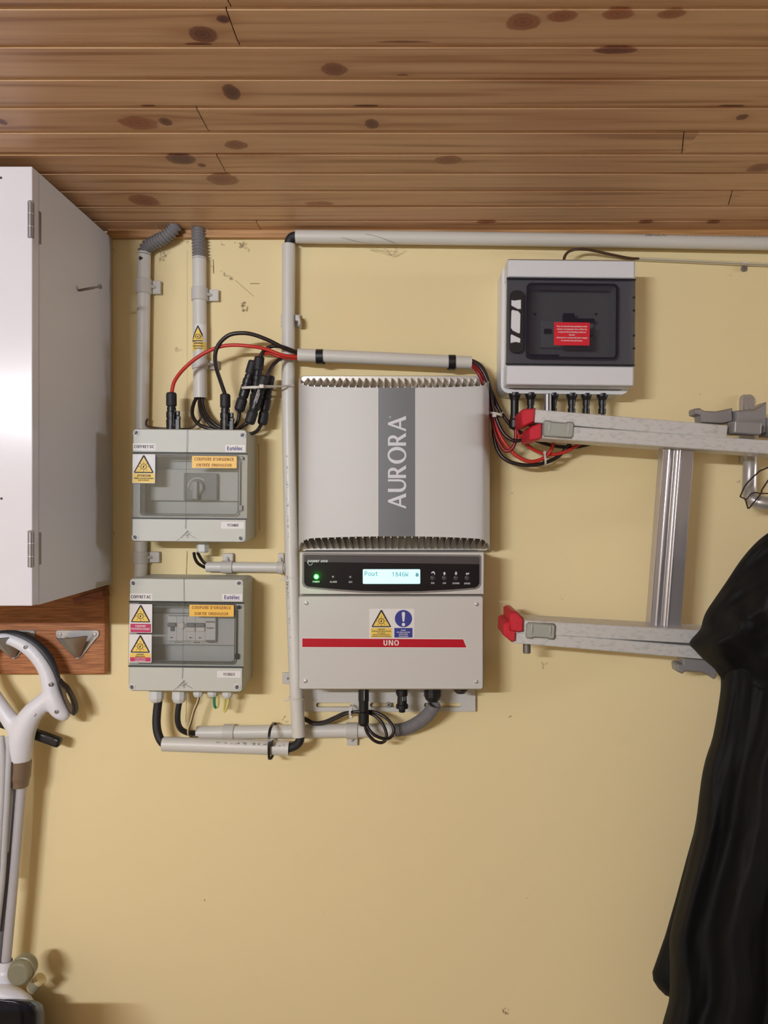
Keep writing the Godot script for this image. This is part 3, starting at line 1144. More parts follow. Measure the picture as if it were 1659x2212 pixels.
	for g in [up, lo]:
		var hk: MeshInstance3D = null
		var n := 0
		for e in g:
			var pl := PackedVector2Array()
			for q in e:
				var w := P(q[0], q[1], 0.10)
				pl.append(Vector2(w.x, w.y))
			st = Shape.new()
			st.prism(pl, 0.080 + n * 0.004, 0.105 + n * 0.010, 0.003, Transform3D(), false)
			if hk == null:
				hk = part(st, "catch", M.cast, t)
			else:
				part(st, "pawl", M.cast, hk)
			n += 1
	# flat face of the upper catch where it wraps the stile
	st = Shape.new()
	var a1 := P(1613, 925, zf + 0.006)
	bar(st, a1 + Vector3(-px(29, zf), 0.002, -0.01), a1 + Vector3(px(30, zf), -0.001, -0.01), px(27, zf), 0.03, 0.003)
	part(st, "catch", M.cast, t)

	# the bracket that carries it
	var b := thing("ladder_bracket", "galvanised wall bracket whose hooked arm carries the ladder", "bracket", P(1616, 1095, 0.0))
	st = Shape.new()
	var pl := PackedVector2Array()
	for q in [[1600, 1000], [1600, 862], [1603, 855], [1608, 852], [1624, 852], [1629, 855], [1632, 862], [1633, 1000]]:
		var w := P(q[0], q[1], 0.008)
		pl.append(Vector2(w.x, w.y))
	st.prism(pl, 0.0, 0.009, 0.003, Transform3D(), true)
	part(st, "back_plate", M.steel, b)
	st = Shape.new()
	st.lathe(P(1617, 879, 0.009), Vector3(0, 0, 1), [[0, 0.0075], [0.001, 0.0075], [0.0015, 0.005], [0.006, 0.005], [0.007, 0.004], [0.007, 0]], 6, true)
	part(st, "bolt", M.steel, b)
	st = Shape.new()
	st.tube(pp([[1618, 960, 0.03], [1620, 1000, 0.045], [1619, 1040, 0.05], [1619, 1062, 0.055], [1625, 1078, 0.062], [1645, 1086, 0.07], [1680, 1088, 0.075], [1730, 1080, 0.08]], 8), 0.0118, 16)
	part(st, "hook", M.steel, b)


# ---------------------------------------------------------------- pictograms and stickers
# yellow warning triangle with a sun and a flash, drawn as raised print; f places it: centre, size of the base
func warning(parent: Node3D, c: Vector3, w: float, h: float, bs := Basis()) -> void:
	var xf := Transform3D(bs, c - org)
	var st := Shape.new()
	var r := w * 0.04
	st.prism(poly([[-w / 2, -h / 2 + r], [-w / 2 + r, -h / 2], [w / 2 - r, -h / 2], [w / 2, -h / 2 + r], [r, h / 2 - r * 0.2], [0, h / 2], [-r, h / 2 - r * 0.2]]), 0, 0.0003, 0, xf)
	_sub(st, "pictogram_border", M.ink, parent)
	st = Shape.new()
	var q := 0.85
	st.prism(poly([[-w / 2 * q, -h / 2 * q - h * 0.01], [w / 2 * q, -h / 2 * q - h * 0.01], [0, h / 2 * q - h * 0.03]]), 0.0003, 0.0005, 0, xf)
	_sub(st, "pictogram_field", M.yellow, parent)
	st = Shape.new()
	var o := Vector2(0, -h * 0.14)
	st.ring(circ(o.x, o.y, w * 0.155, 20), circ(o.x, o.y, w * 0.125, 20), 0.0005, 0.0007, xf)
	for i in 8:
		var a := TAU * i / 8
		var d := Vector2(cos(a), sin(a))
		var n := Vector2(-d.y, d.x) * w * 0.012
		var a0 := o + d * w * 0.20
		var a1 := o + d * w * 0.265
		st.prism(PackedVector2Array([a0 - n, a1 - n, a1 + n, a0 + n]), 0.0005, 0.0007, 0, xf)
	var f := w * 0.01
	st.prism(poly([[o.x + 2 * f, o.y + 9 * f], [o.x - 5 * f, o.y - 1.5 * f], [o.x - 0.5 * f, o.y - 1 * f], [o.x - 3 * f, o.y - 9 * f], [o.x + 5 * f, o.y + 2 * f], [o.x + 0.6 * f, o.y + 1.6 * f], [o.x + 5 * f, o.y + 9 * f]]), 0.0005, 0.0007, 0, xf)
	_sub(st, "pictogram_sun", M.ink, parent)


func _sub(st: Shape, called: String, m: Material, parent: Node3D) -> void:
	var keep := org
	org = Vector3.ZERO
	part(st, called, m, parent)
	org = keep


# ---------------------------------------------------------------- the inverter
# the word on the stripe in broad flared capitals, read upwards from c
func tall_letters(cover: Node3D, c: Vector3, length: float, height: float) -> void:
	var widths := {"A": 0.98, "U": 0.80, "R": 0.82, "O": 1.06}
	var gap := 0.07
	var total := -gap
	for ch in "AURORA":
		total += widths[ch] + gap
	var sx := length / total
	var x := 0.0
	for ch in "AURORA":
		var st := Shape.new()
		var at := Transform3D(Basis(Vector3(0, sx, 0), Vector3(-height, 0, 0), Vector3(0, 0, 1)), c - org + Vector3(0, x * sx, 0))
		var shapes := []
		if ch == "A":
			shapes = [[[0.0, 0.0], [0.03, 0.0], [0.15, 0.0], [0.175, 0.08], [0.51, 0.90], [0.54, 1.0], [0.41, 1.0], [0.06, 0.12]], [[0.41, 1.0], [0.54, 1.0], [0.93, 0.08], [0.98, 0.0], [0.73, 0.0], [0.715, 0.06], [0.42, 0.86]], [[0.19, 0.27], [0.74, 0.27], [0.71, 0.38], [0.23, 0.38]]]
		elif ch == "U":
			var pl := [[-0.01, 1.0], [0.0, 0.94], [0.0, 0.36]]
			for i in range(1, 12):
				var a := PI + PI * i / 12
				pl.append([0.395 + 0.395 * cos(a), 0.36 + 0.375 * sin(a)])
			pl.append_array([[0.79, 0.36], [0.79, 0.94], [0.80, 1.0], [0.65, 1.0], [0.66, 0.94], [0.66, 0.36]])
			for i in range(1, 12):
				var a := TAU - PI * i / 12
				pl.append([0.43 + 0.23 * cos(a), 0.36 + 0.255 * sin(a)])
			pl.append_array([[0.20, 0.36], [0.20, 0.94], [0.21, 1.0]])
			shapes = [pl]
		elif ch == "R":
			var pl := [[-0.01, 1.0], [0.0, 0.95], [0.0, 0.05], [-0.01, 0.0], [0.21, 0.0], [0.20, 0.05], [0.20, 0.43], [0.36, 0.43]]
			for i in range(1, 12):
				var a := -PI / 2 + PI * i / 12
				pl.append([0.38 + 0.27 * cos(a), 0.72 + 0.28 * sin(a)])
			pl.append_array([[0.36, 1.0], [0.20, 1.0], [0.20, 0.90], [0.34, 0.90]])
			for i in range(1, 12):
				var a := PI / 2 - PI * i / 12
				pl.append([0.33 + 0.13 * cos(a), 0.72 + 0.18 * sin(a)])
			pl.append_array([[0.34, 0.54], [0.20, 0.54], [0.201, 0.90], [0.199, 1.0]])
			shapes = [pl, [[0.26, 0.46], [0.48, 0.47], [0.77, 0.05], [0.82, 0.0], [0.57, 0.0], [0.54, 0.06]]]
		if ch == "O":
			var a := PackedVector2Array()
			var b := PackedVector2Array()
			for i in 36:
				var w := TAU * i / 36
				a.append(Vector2(0.53 + 0.53 * cos(w), 0.5 + 0.52 * sin(w)))
				b.append(Vector2(0.53 + 0.32 * cos(w), 0.5 + 0.42 * sin(w)))
			st.ring(a, b, 0, 0.0006, at)
		var lift := 0.0006
		for q in shapes:
			st.prism(poly(q), 0, lift, 0, at)
			lift += 0.00006
		_sub(st, "lettering", M.letter_silver, cover)
		x += widths[ch] + gap


func inverter() -> void:
	var t := thing("inverter", "large pale grey solar inverter with lit pale blue display, red bar and grey lettered stripe", "inverter", P(850, 1540, 0.0))
	# rear mounting plate with three slots
	var z1 := 0.010
	var k := S * (D - z1) / D
	var st := Shape.new()
	var cells := [[652.0, 780.0, 682.5, 762.5], [780.0, 886.0, 799.0, 860.0], [886.0, 1027.0, 916.0, 996.5]]
	for q in cells:
		var a := P(q[0], 1505, z1)
		var b := P(q[1], 1537, z1)
		var c := P(q[2], 1518, z1)
		var d := P(q[3], 1528, z1)
		st.ring(rr((a.x + b.x) / 2, (a.y + b.y) / 2, b.x - a.x, a.y - b.y, 0.0001, 5), rr((c.x + d.x) / 2, (c.y + d.y) / 2, d.x - c.x, c.y - d.y, (c.y - d.y) / 2 - 0.0001, 5), 0.005, z1)
	var pa := P(652, 1250, z1)
	var pb := P(1027, 1505, z1)
	st.box(Vector3((pa.x + pb.x) / 2, (pa.y + pb.y) / 2, 0.005), Vector3(pb.x - pa.x, pa.y - pb.y, 0.010))
	part(st, "mounting_plate", M.inv_body, t)
	st = Shape.new()
	st.lathe(P(839, 1522, z1), Vector3(0, 0, 1), [[-0.01, 0.003], [0.0, 0.0055], [0.002, 0.0052], [0.0035, 0.0035], [0.004, 0]], 16)
	var sc := part(st, "screw", M.steel, t)
	st = Shape.new()
	for r in [0.6, 0.6 + PI / 2]:
		st.box(P(839, 1522, z1 + 0.0038), Vector3(0.0055, 0.0012, 0.0012), 0, 1, Basis(Vector3(0, 0, 1), r))
	part(st, "screw_slot", M.ink, sc)

	# heat sink
	var zb := 0.024
	st = Shape.new()
	var xa := P(650, 0, zb).x
	var xb := P(1055, 0, zb).x
	var yt := P(0, 811.5, zb).y
	var yb := P(0, 1190.5, zb).y
	st.prism(rr((xa + xb) / 2, (yt + yb) / 2, xb - xa, yt - yb, 0.006), 0.010, zb, 0.001, Transform3D(), true)
	part(st, "heat_sink_base", M.alu_fin, t)
	# plan profile of the cover: pixel column and depth
	var prof := [[645.0, 0.024], [645.5, 0.046], [647.5, 0.070], [651.5, 0.090], [658.5, 0.104], [667.0, 0.1125], [676.0, 0.1158], [690.0, 0.1182], [720.0, 0.1215], [780.0, 0.1265], [850.0, 0.1285], [920.0, 0.1265], [980.0, 0.121], [1018.0, 0.1155], [1038.0, 0.110], [1047.5, 0.100], [1053.5, 0.082], [1057.0, 0.055], [1058.5, 0.024]]
	var pts := []
	for q in prof:
		var w := P(q[0], 0, q[1])
		pts.append(Vector3(w.x, 0, w.z))
	var curve := path(pts, 4)
	var ytop := func(z): return EYE + 0.2127 - (z - 0.03) * 0.307
	var ybot := func(z): return EYE - 0.0877 + (z - 0.03) * 0.290
	var rows := [PackedVector3Array(), PackedVector3Array(), PackedVector3Array(), PackedVector3Array()]
	var m := curve.size()
	for i in m:
		var p := curve[i]
		var tg := (curve[mini(i + 1, m - 1)] - curve[maxi(i - 1, 0)]).normalized()
		var q := p - Vector3(-tg.z, 0, tg.x) * 0.0022 * -1.0
		q = p + Vector3(tg.z, 0, -tg.x) * 0.0022
		rows[0].append(Vector3(p.x, ytop.call(p.z), p.z))
		rows[1].append(Vector3(p.x, ybot.call(p.z), p.z))
		rows[2].append(Vector3(q.x, ytop.call(p.z), q.z))
		rows[3].append(Vector3(q.x, ybot.call(p.z), q.z))
	st = Shape.new()
	var mid := Vector3((xa + xb) / 2, EYE, 0.0)
	st.grid([rows[0], rows[1]], false, mid, true)
	st.grid([rows[2], rows[3]], false, Vector3(mid.x, EYE, 0.9), true)
	for i in m - 1:
		st.quad(rows[0][i], rows[0][i + 1], rows[2][i + 1], rows[2][i], Vector3(0, 0.95, 0.3))
		st.quad(rows[1][i], rows[1][i + 1], rows[3][i + 1], rows[3][i], Vector3(0, -0.95, 0.3))
	var cover := part(st, "cover", M.inv, t)
	# fins
	var zc_at := func(x):
		for i in m - 1:
			if x >= curve[i].x and x <= curve[i + 1].x:
				return lerpf(curve[i].z, curve[i + 1].z, (x - curve[i].x) / (curve[i + 1].x - curve[i].x))
		return 0.03
	var f0 := P(651.5, 0, 0.10).x
	var f1 := P(1053.0, 0, 0.10).x
	for i in 28:
		var x := lerpf(f0, f1, i / 27.0)
		if i == 0:
			x += 0.0012
		if i == 27:
			x -= 0.0012
		var zf: float = zc_at.call(x) - 0.003
		st = Shape.new()
		var fp := PackedVector2Array([Vector2(zb - 0.001, yt - 0.0035), Vector2(zf, ytop.call(zf) + 0.0015), Vector2(zf, ybot.call(zf) - 0.0015), Vector2(zb - 0.001, yb + 0.0035)])
		st.prism(fp, -0.0009, 0.0009, 0.0002, Transform3D(Basis(Vector3(0, 0, 1), Vector3(0, 1, 0), Vector3(-1, 0, 0)), Vector3(x, 0, 0)))
		part(st, "fin", M.alu_fin, t)
	# grey stripe down the middle of the cover, with a pale hairline each side
	for q in [[817.0, 897.0, "stripe", M.inv_stripe, 0.0004], [815.6, 817.0, "stripe_edge", M.sticker, 0.0004], [897.0, 898.2, "stripe_edge", M.sticker, 0.0004]]:
		var ra := PackedVector3Array()
		var rb := PackedVector3Array()
		for i in 9:
			var u := lerpf(q[0], q[1], i / 8.0)
			var x := P(u, 0, 0.128).x
			var z: float = zc_at.call(x) + q[4]
			ra.append(Vector3(x, ytop.call(z), z))
			rb.append(Vector3(x, ybot.call(z), z))
		st = Shape.new()
		st.grid([ra, rb], false, mid, true)
		part(st, q[2], q[3], cover)
	tall_letters(cover, P(877, 1099, 0.1284), px(201, 0.129), px(39, 0.129))
	st = Shape.new()
	st.ring(circ(P(842.5, 901, 0).x * 0.9065, P(0, 901, 0.129).y, 0.0016, 12), circ(P(842.5, 901, 0).x * 0.9065, P(0, 901, 0.129).y, 0.0011, 12), 0.1286, 0.1294)
	part(st, "registered_mark", M.letter_silver, cover)

	# lower housing
	var zf := 0.106
	var fk := S * (D - zf) / D
	st = Shape.new()
	var ba := P(648, 1193, 0.09)
	var bb := P(1041, 1487, 0.09)
	st.box(Vector3((ba.x + bb.x) / 2, (ba.y + bb.y) / 2, 0.052), Vector3(bb.x - ba.x, ba.y - bb.y, 0.084), 0.003, 2)
	part(st, "housing", M.inv_body, t)
	st = Shape.new()
	var ca := P(644, 1286.5, zf)
	var cb := P(1045.5, 1490.5, zf)
	st.prism(rr((ca.x + cb.x) / 2, (ca.y + cb.y) / 2, cb.x - ca.x, ca.y - cb.y, 7 * fk, 5), 0.086, zf, 0.0025, Transform3D(), true)
	var lid := part(st, "service_cover", M.inv_body, t)
	for q in [[662, 1303], [1030, 1305.5], [660, 1471.5], [1029, 1473]]:
		var c := P(q[0], q[1], zf)
		st = Shape.new()
		st.ring(circ(c.x, c.y, 6.2 * fk, 24), circ(c.x, c.y, 5.0 * fk, 24), zf - 0.001, zf + 0.0004)
		part(st, "screw_seat", M.sticker, lid)
		st = Shape.new()
		st.lathe(c, Vector3(0, 0, 1), [[0, 0.0036], [0.0007, 0.0036], [0.0016, 0.0029], [0.0019, 0.0019], [0.0012, 0.0016], [0.0012, 0]], 16)
		part(st, "screw", M.steel, lid)
	# red bar with the model name
	st = Shape.new()
	var bar_pts := PackedVector2Array()
	for q in [[652, 1377.6], [1001.5, 1379.6], [1009, 1399.6], [652, 1398.6]]:
		var w := P(q[0], q[1], zf)
		bar_pts.append(Vector2(w.x, w.y))
	st.prism(bar_pts, zf, zf + 0.0002)
	part(st, "bar_edge", M.sticker, lid)
	bar_pts = PackedVector2Array()
	for q in [[653, 1379], [1000.5, 1381], [1007.5, 1398.6], [653, 1397.6]]:
		var w := P(q[0], q[1], zf)
		bar_pts.append(Vector2(w.x, w.y))
	st = Shape.new()
	st.prism(bar_pts, zf, zf + 0.0004)
	part(st, "red_bar", M.red, lid)
	text("UNO", P(845, 1388.6, zf + 0.0005), px(33, zf), px(11.5, zf), M.sticker, lid)
	# warning sticker above the bar
	st = Shape.new()
	var sa := P(797.8, 1315, zf)
	var sb := P(895, 1378.4, zf)
	st.prism(rr((sa.x + sb.x) / 2, (sa.y + sb.y) / 2, sb.x - sa.x, sa.y - sb.y, 3 * fk), zf, zf + 0.0003)
	var stick := part(st, "warning_sticker", M.sticker, t)
	warning(stick, P(823.8, 1336.2, zf + 0.0003), px(42, zf), px(37, zf))
	st = Shape.new()
	var bc := P(871.5, 1336.2, zf)
	st.prism(circ(bc.x, bc.y, 18.6 * fk, 40), zf + 0.0003, zf + 0.0006)
	part(st, "mandatory_disc", M.blue, stick)
	st = Shape.new()
	var drop := PackedVector2Array()
	for i in 13:
		var a := PI * i / 12
		drop.append(Vector2(bc.x + 3.6 * fk * cos(a), bc.y + 11.0 * fk + 3.6 * fk * sin(a)))
	for i in 9:
		var a := PI + PI * i / 8
		drop.append(Vector2(bc.x + 2.0 * fk * cos(a), bc.y - 4.6 * fk + 2.0 * fk * sin(a)))
	st.prism(drop, zf + 0.0006, zf + 0.0008)
	st.prism(circ(bc.x, bc.y - 12.8 * fk, 3.7 * fk, 20), zf + 0.0006, zf + 0.0008)
	part(st, "exclamation_mark", M.sticker, stick)
	for q in [[800.8, 847, M.yellow, "yellow_field"], [851.8, 891, M.blue, "blue_field"]]:
		var a := P(q[0], 1356.4, zf)
		var b := P(q[1], 1377, zf)
		st = Shape.new()
		st.prism(rr((a.x + b.x) / 2, (a.y + b.y) / 2, b.x - a.x, a.y - b.y, 0.0002, 1), zf + 0.0003, zf + 0.0006)
		part(st, q[3], q[2], stick)
	var lines := [["Attention", 15.0], ["Présence de deux sources", 41.0], ["de tension", 17.0], ["Réseau de distribution", 36.0], ["Panneaux photovoltaïques", 42.0]]
	for i in 5:
		text(lines[i][0], P(823.8, 1359.2 + i * 3.95, zf + 0.0007), px(lines[i][1], zf), px(2.9, zf), M.ink, stick)
	lines = [["Isoler", 10.0], ["les deux sources", 28.0], ["avant toute", 19.0], ["intervention", 20.0]]
	for i in 4:
		text(lines[i][0], P(871.4, 1361 + i * 4.4, zf + 0.0007), px(lines[i][1], zf), px(3.2, zf), M.sticker, stick)

	# control panel
	var zp := 0.108
	st = Shape.new()
	var da := P(646.5, 1192, zp)
	var db := P(1046, 1284.5, zp)
	st.prism(rr((da.x + db.x) / 2, (da.y + db.y) / 2, db.x - da.x, da.y - db.y, 2 * fk), 0.088, zp, 0.0015)
	var panel := part(st, "control_panel", M.inv_body, t)
	var rim := [[653, 1198], [656, 1194.5], [845, 1196.5], [1036, 1198.5], [1040, 1202], [1039.5, 1262], [1036, 1269], [1028, 1273], [975, 1277.5], [910, 1281], [846, 1282], [782, 1280.5], [718, 1276], [664, 1270.5], [656, 1267], [652.5, 1260]]
	var inn := [[657, 1201], [659, 1199], [845, 1200.5], [1034, 1202.5], [1036, 1204.5], [1035.5, 1260], [1032, 1266], [1026, 1269.5], [975, 1273.5], [910, 1277], [846, 1278], [782, 1276.5], [718, 1272], [666, 1267], [660, 1264], [657, 1258]]
	for q in [[rim, "panel_rim", M.panel_rim, 0.0005], [inn, "panel_face", M.panel_dark, 0.0009]]:
		var pl := PackedVector2Array()
		for e in q[0]:
			var w := P(e[0], e[1], zp)
			pl.append(Vector2(w.x, w.y))
		st = Shape.new()
		st.prism(pl, zp - 0.001, zp + q[3], 0.0003)
		part(st, q[1], q[2], panel)
	st = Shape.new()
	var band := PackedVector2Array()
	for e in [[657.5, 1201], [659, 1199.5], [845, 1201], [1034, 1203], [1035.6, 1205], [1035.6, 1218.5], [845, 1216], [657.5, 1213.5]]:
		var w := P(e[0], e[1], zp)
		band.append(Vector2(w.x, w.y))
	st.prism(band, zp, zp + 0.0012)
	part(st, "panel_band", M.panel_mid, panel)
	var zt := zp + 0.0013
	text("power one", P(686, 1213.2, zt), px(43, zp), px(7.2, zp), M.letter_silver, panel, "Droid Sans", true, 0.0, "lettering", 0.28)
	st = Shape.new()
	st.tube(pp([[665, 1216, zt], [667, 1219.5, zt], [670, 1221, zt], [673.5, 1219, zt], [675, 1216, zt]], 4), 0.0004, 6)
	part(st, "logo_swoosh", M.letter_silver, panel)
	# display
	var ga := P(784, 1229.6, zp)
	var gb := P(907.5, 1261, zp)
	st = Shape.new()
	st.prism(rr((ga.x + gb.x) / 2, (ga.y + gb.y) / 2, gb.x - ga.x + 3 * fk, ga.y - gb.y + 3 * fk, 3 * fk), zp, zp + 0.0011)
	part(st, "display_bezel", M.navy, panel)
	var lcd := mat(c8(200, 255, 252), 0.3)
	lcd.emission_enabled = true
	lcd.emission = Color(0.70, 0.985, 0.985)
	lcd.emission_energy_multiplier = 0.78
	st = Shape.new()
	st.prism(rr((ga.x + gb.x) / 2, (ga.y + gb.y) / 2, gb.x - ga.x, ga.y - gb.y, 2 * fk), zp, zp + 0.0014)
	part(st, "display_screen", lcd, panel)
	M.lcd_ink = mat(c8(30, 116, 140), 0.6)
	text("Pout", P(802, 1239, zp + 0.0016), px(28, zp), px(10, zp), M.lcd_ink, panel, "Droid Sans Mono", false)
	text("1846W", P(864.5, 1240.5, zp + 0.0016), px(35, zp), px(9.5, zp), M.lcd_ink, panel, "Droid Sans Mono", false)
	st = Shape.new()
	var lk := P(901, 1242, zp)
	st.ring(rr(lk.x, lk.y, 5.6 * fk, 6 * fk, 0.0003, 2), rr(lk.x, lk.y, 1.4 * fk, 2.6 * fk, 0.0002, 2), zp, zp + 0.0017)
	st.ring(rr(lk.x, lk.y + 3.6 * fk, 4.2 * fk, 4.4 * fk, 2 * fk, 3), rr(lk.x, lk.y + 3.2 * fk, 2.6 * fk, 3.4 * fk, 1.2 * fk, 3), zp, zp + 0.0017)
	part(st, "padlock_symbol", M.lcd_ink, panel)
	var led := mat(c8(150, 255, 170), 0.3)
	led.emission_enabled = true
	led.emission = Color(0.55, 1.0, 0.66)
	led.emission_energy_multiplier = 2.2
	var led_halo := mat(c8(20, 120, 40), 0.3)
	led_halo.emission_enabled = true
	led_halo.emission = Color(0.03, 0.42, 0.07)
	led_halo.emission_energy_multiplier = 0.8
	var off_led := mat(c8(142, 134, 134), 0.35)
	for q in [[683.5, 1245.7, 4.4, led, "led_light"], [719.8, 1245.8, 2.6, off_led, "led_lens"], [757, 1246.2, 2.6, off_led, "led_lens"]]:
		st = Shape.new()
		if q[4] == "led_light":
			st.lathe(P(q[0], q[1], zp), Vector3(0, 0, 1), [[0, 6.4 * fk], [0.0012, 6.2 * fk], [0.0013, 4.0 * fk]], 20)
			part(st, "led_collar_light", led_halo, panel)
			st = Shape.new()
		var r: float = q[2] * fk
		st.lathe(P(q[0], q[1], zp), Vector3(0, 0, 1), [[0, r], [0.0014, r], [0.0022, r * 0.7], [0.0025, 0]], 20)
		part(st, q[4], q[3], panel)
	var gl := OmniLight3D.new()
	gl.name = "led_glow"
	gl.position = P(683.5, 1245.7, zp + 0.007)
	gl.light_color = Color(0.1, 1.0, 0.25)
	gl.light_energy = 0.0005
	gl.light_size = 0.003
	gl.omni_range = 6.0
	gl.omni_attenuation = 2.0
	gl.shadow_enabled = true
	add_child(gl)
	for q in [["POWER", 683, 1256.6, 15.0], ["ALARM", 720, 1256.8, 15.0], ["GFI", 757, 1257.2, 7.5], ["ESC", 935, 1259.4, 7.5], ["UP", 960, 1259.8, 7.0], ["DOWN", 985, 1260.0, 14.5], ["ENTER", 1009.5, 1260.4, 13.0]]:
		text(q[0], P(q[1], q[2], zt), px(q[3], zp), px(3.6, zp), M.letter_silver, panel)
	for u in [935.0, 960.0, 985.0, 1009.0]:
		st = Shape.new()
		st.lathe(P(u, 1248.6, zp), Vector3(0, 0, 1), [[0, 5.2 * fk], [0.0010, 5.2 * fk], [0.0012, 4.0 * fk], [0.0008, 3.6 * fk], [0.0022, 3.4 * fk], [0.0028, 2.6 * fk], [0.0030, 0]], 18)
		part(st, "button", M.button, panel)
	st = Shape.new()
	var sym := func(list, cu, cv):
		var pl := PackedVector2Array()
		for e in list:
			var w := P(cu + e[0], cv + e[1], zp)
			pl.append(Vector2(w.x, w.y))
		st.prism(pl, zp, zt + 0.0001)
	sym.call([[0, -4], [3.2, 0], [1.6, 0], [1.6, 3.4], [-1.6, 3.4], [-1.6, 0], [-3.2, 0]], 960, 1238.6)
	sym.call([[0, 4], [3.2, 0], [1.6, 0], [1.6, -3.6], [-1.6, -3.6], [-1.6, 0], [-3.2, 0]], 985, 1238.4)
	sym.call([[-4, 0.4], [-0.6, -2.6], [-0.6, -1], [1.6, -1], [1.6, -2.4], [3.6, -3.2], [3.6, 1.6], [-0.6, 1.8], [-0.6, 3.2]], 1009.5, 1239)
	sym.call([[-4.4, 0.6], [-3.6, -2.0], [-1.6, -3.8], [0.8, -4.2], [3, -3], [4.2, -0.6], [4.4, 2.8], [2.6, 3], [2.2, 0.2], [0.6, -1.6], [-1.0, -1.0], [-0.4, 0.6]], 935.4, 1238.2)
	part(st, "button_symbols", M.letter_silver, panel)

	# sockets and glands on the underside
	var zz := 0.066
	var kk := S * (D - zz) / D
	var y0 := P(0, 1482, 0.086).y
	for q in [[785.5, 1568.0, 11.5, 0], [868.5, 1538.0, 11.0, 1]]:
		var p := Vector3(P(q[0], 0, zz).x, y0, zz)
		var l := y0 - P(0, q[1], zz).y
		var r: float = q[2] * kk
		st = Shape.new()
		if q[3] == 0:
			st.lathe(p, Vector3(0, -1, 0), [[0, r], [l * 0.42, r], [l * 0.43, r * 0.92], [l * 0.64, r * 0.92], [l * 0.66, r * 0.8], [l * 0.68, r * 0.98], [l * 0.92, r], [l * 0.98, r * 0.85], [l, r * 0.5], [l, 0]], 18)
		else:
			st.lathe(p, Vector3(0, -1, 0), [[0, r], [l * 0.2, r], [l * 0.22, r * 1.1], [l * 0.42, r * 1.1], [l * 0.44, r * 0.9], [l * 0.62, r * 0.95], [l * 0.72, r * 0.98], [l * 0.74, r * 1.2], [l * 0.86, r * 1.2], [l * 0.88, r * 0.7], [l, r * 0.6], [l, 0]], 18)
			st.box(p + Vector3(-r * 1.05, -l * 0.28, 0), Vector3(0.003, l * 0.16, 0.008), 0.001, 1)
		var so := part(st, "socket", M.black, t)
		for i in 2:
			st = Shape.new()
			st.box(p + Vector3(r * (0.15 + 0.4 * i), -l * (0.22 if q[3] == 0 else 0.42), r * (0.98 - 0.25 * i)), Vector3(0.0007 - 0.0002 * i, l * 0.3, 0.0006))
			part(st, "print_line", M.sticker, so)
	st = Shape.new()
	var gp := Vector3(P(934.5, 0, zz).x, y0, zz)
	st.lathe(gp, Vector3(0, -1, 0), [[0, 18 * kk], [0.012, 18 * kk], [0.0125, 19 * kk], [0.022, 19 * kk], [0.0225, 17.5 * kk], [0.027, 16 * kk], [0.030, 12 * kk], [0.0305, 8 * kk], [0.022, 7 * kk], [0.022, 0]], 12, true)
	part(st, "cable_gland", M.black, t)
	st = Shape.new()
	st.lathe(Vector3(P(995, 0, zz).x, y0, zz), Vector3(0, -1, 0), [[0, 16 * kk], [0.011, 16 * kk], [0.0135, 13 * kk], [0.0165, 10.5 * kk], [0.0175, 0]], 18)
	part(st, "blanking_plug", M.black, t)


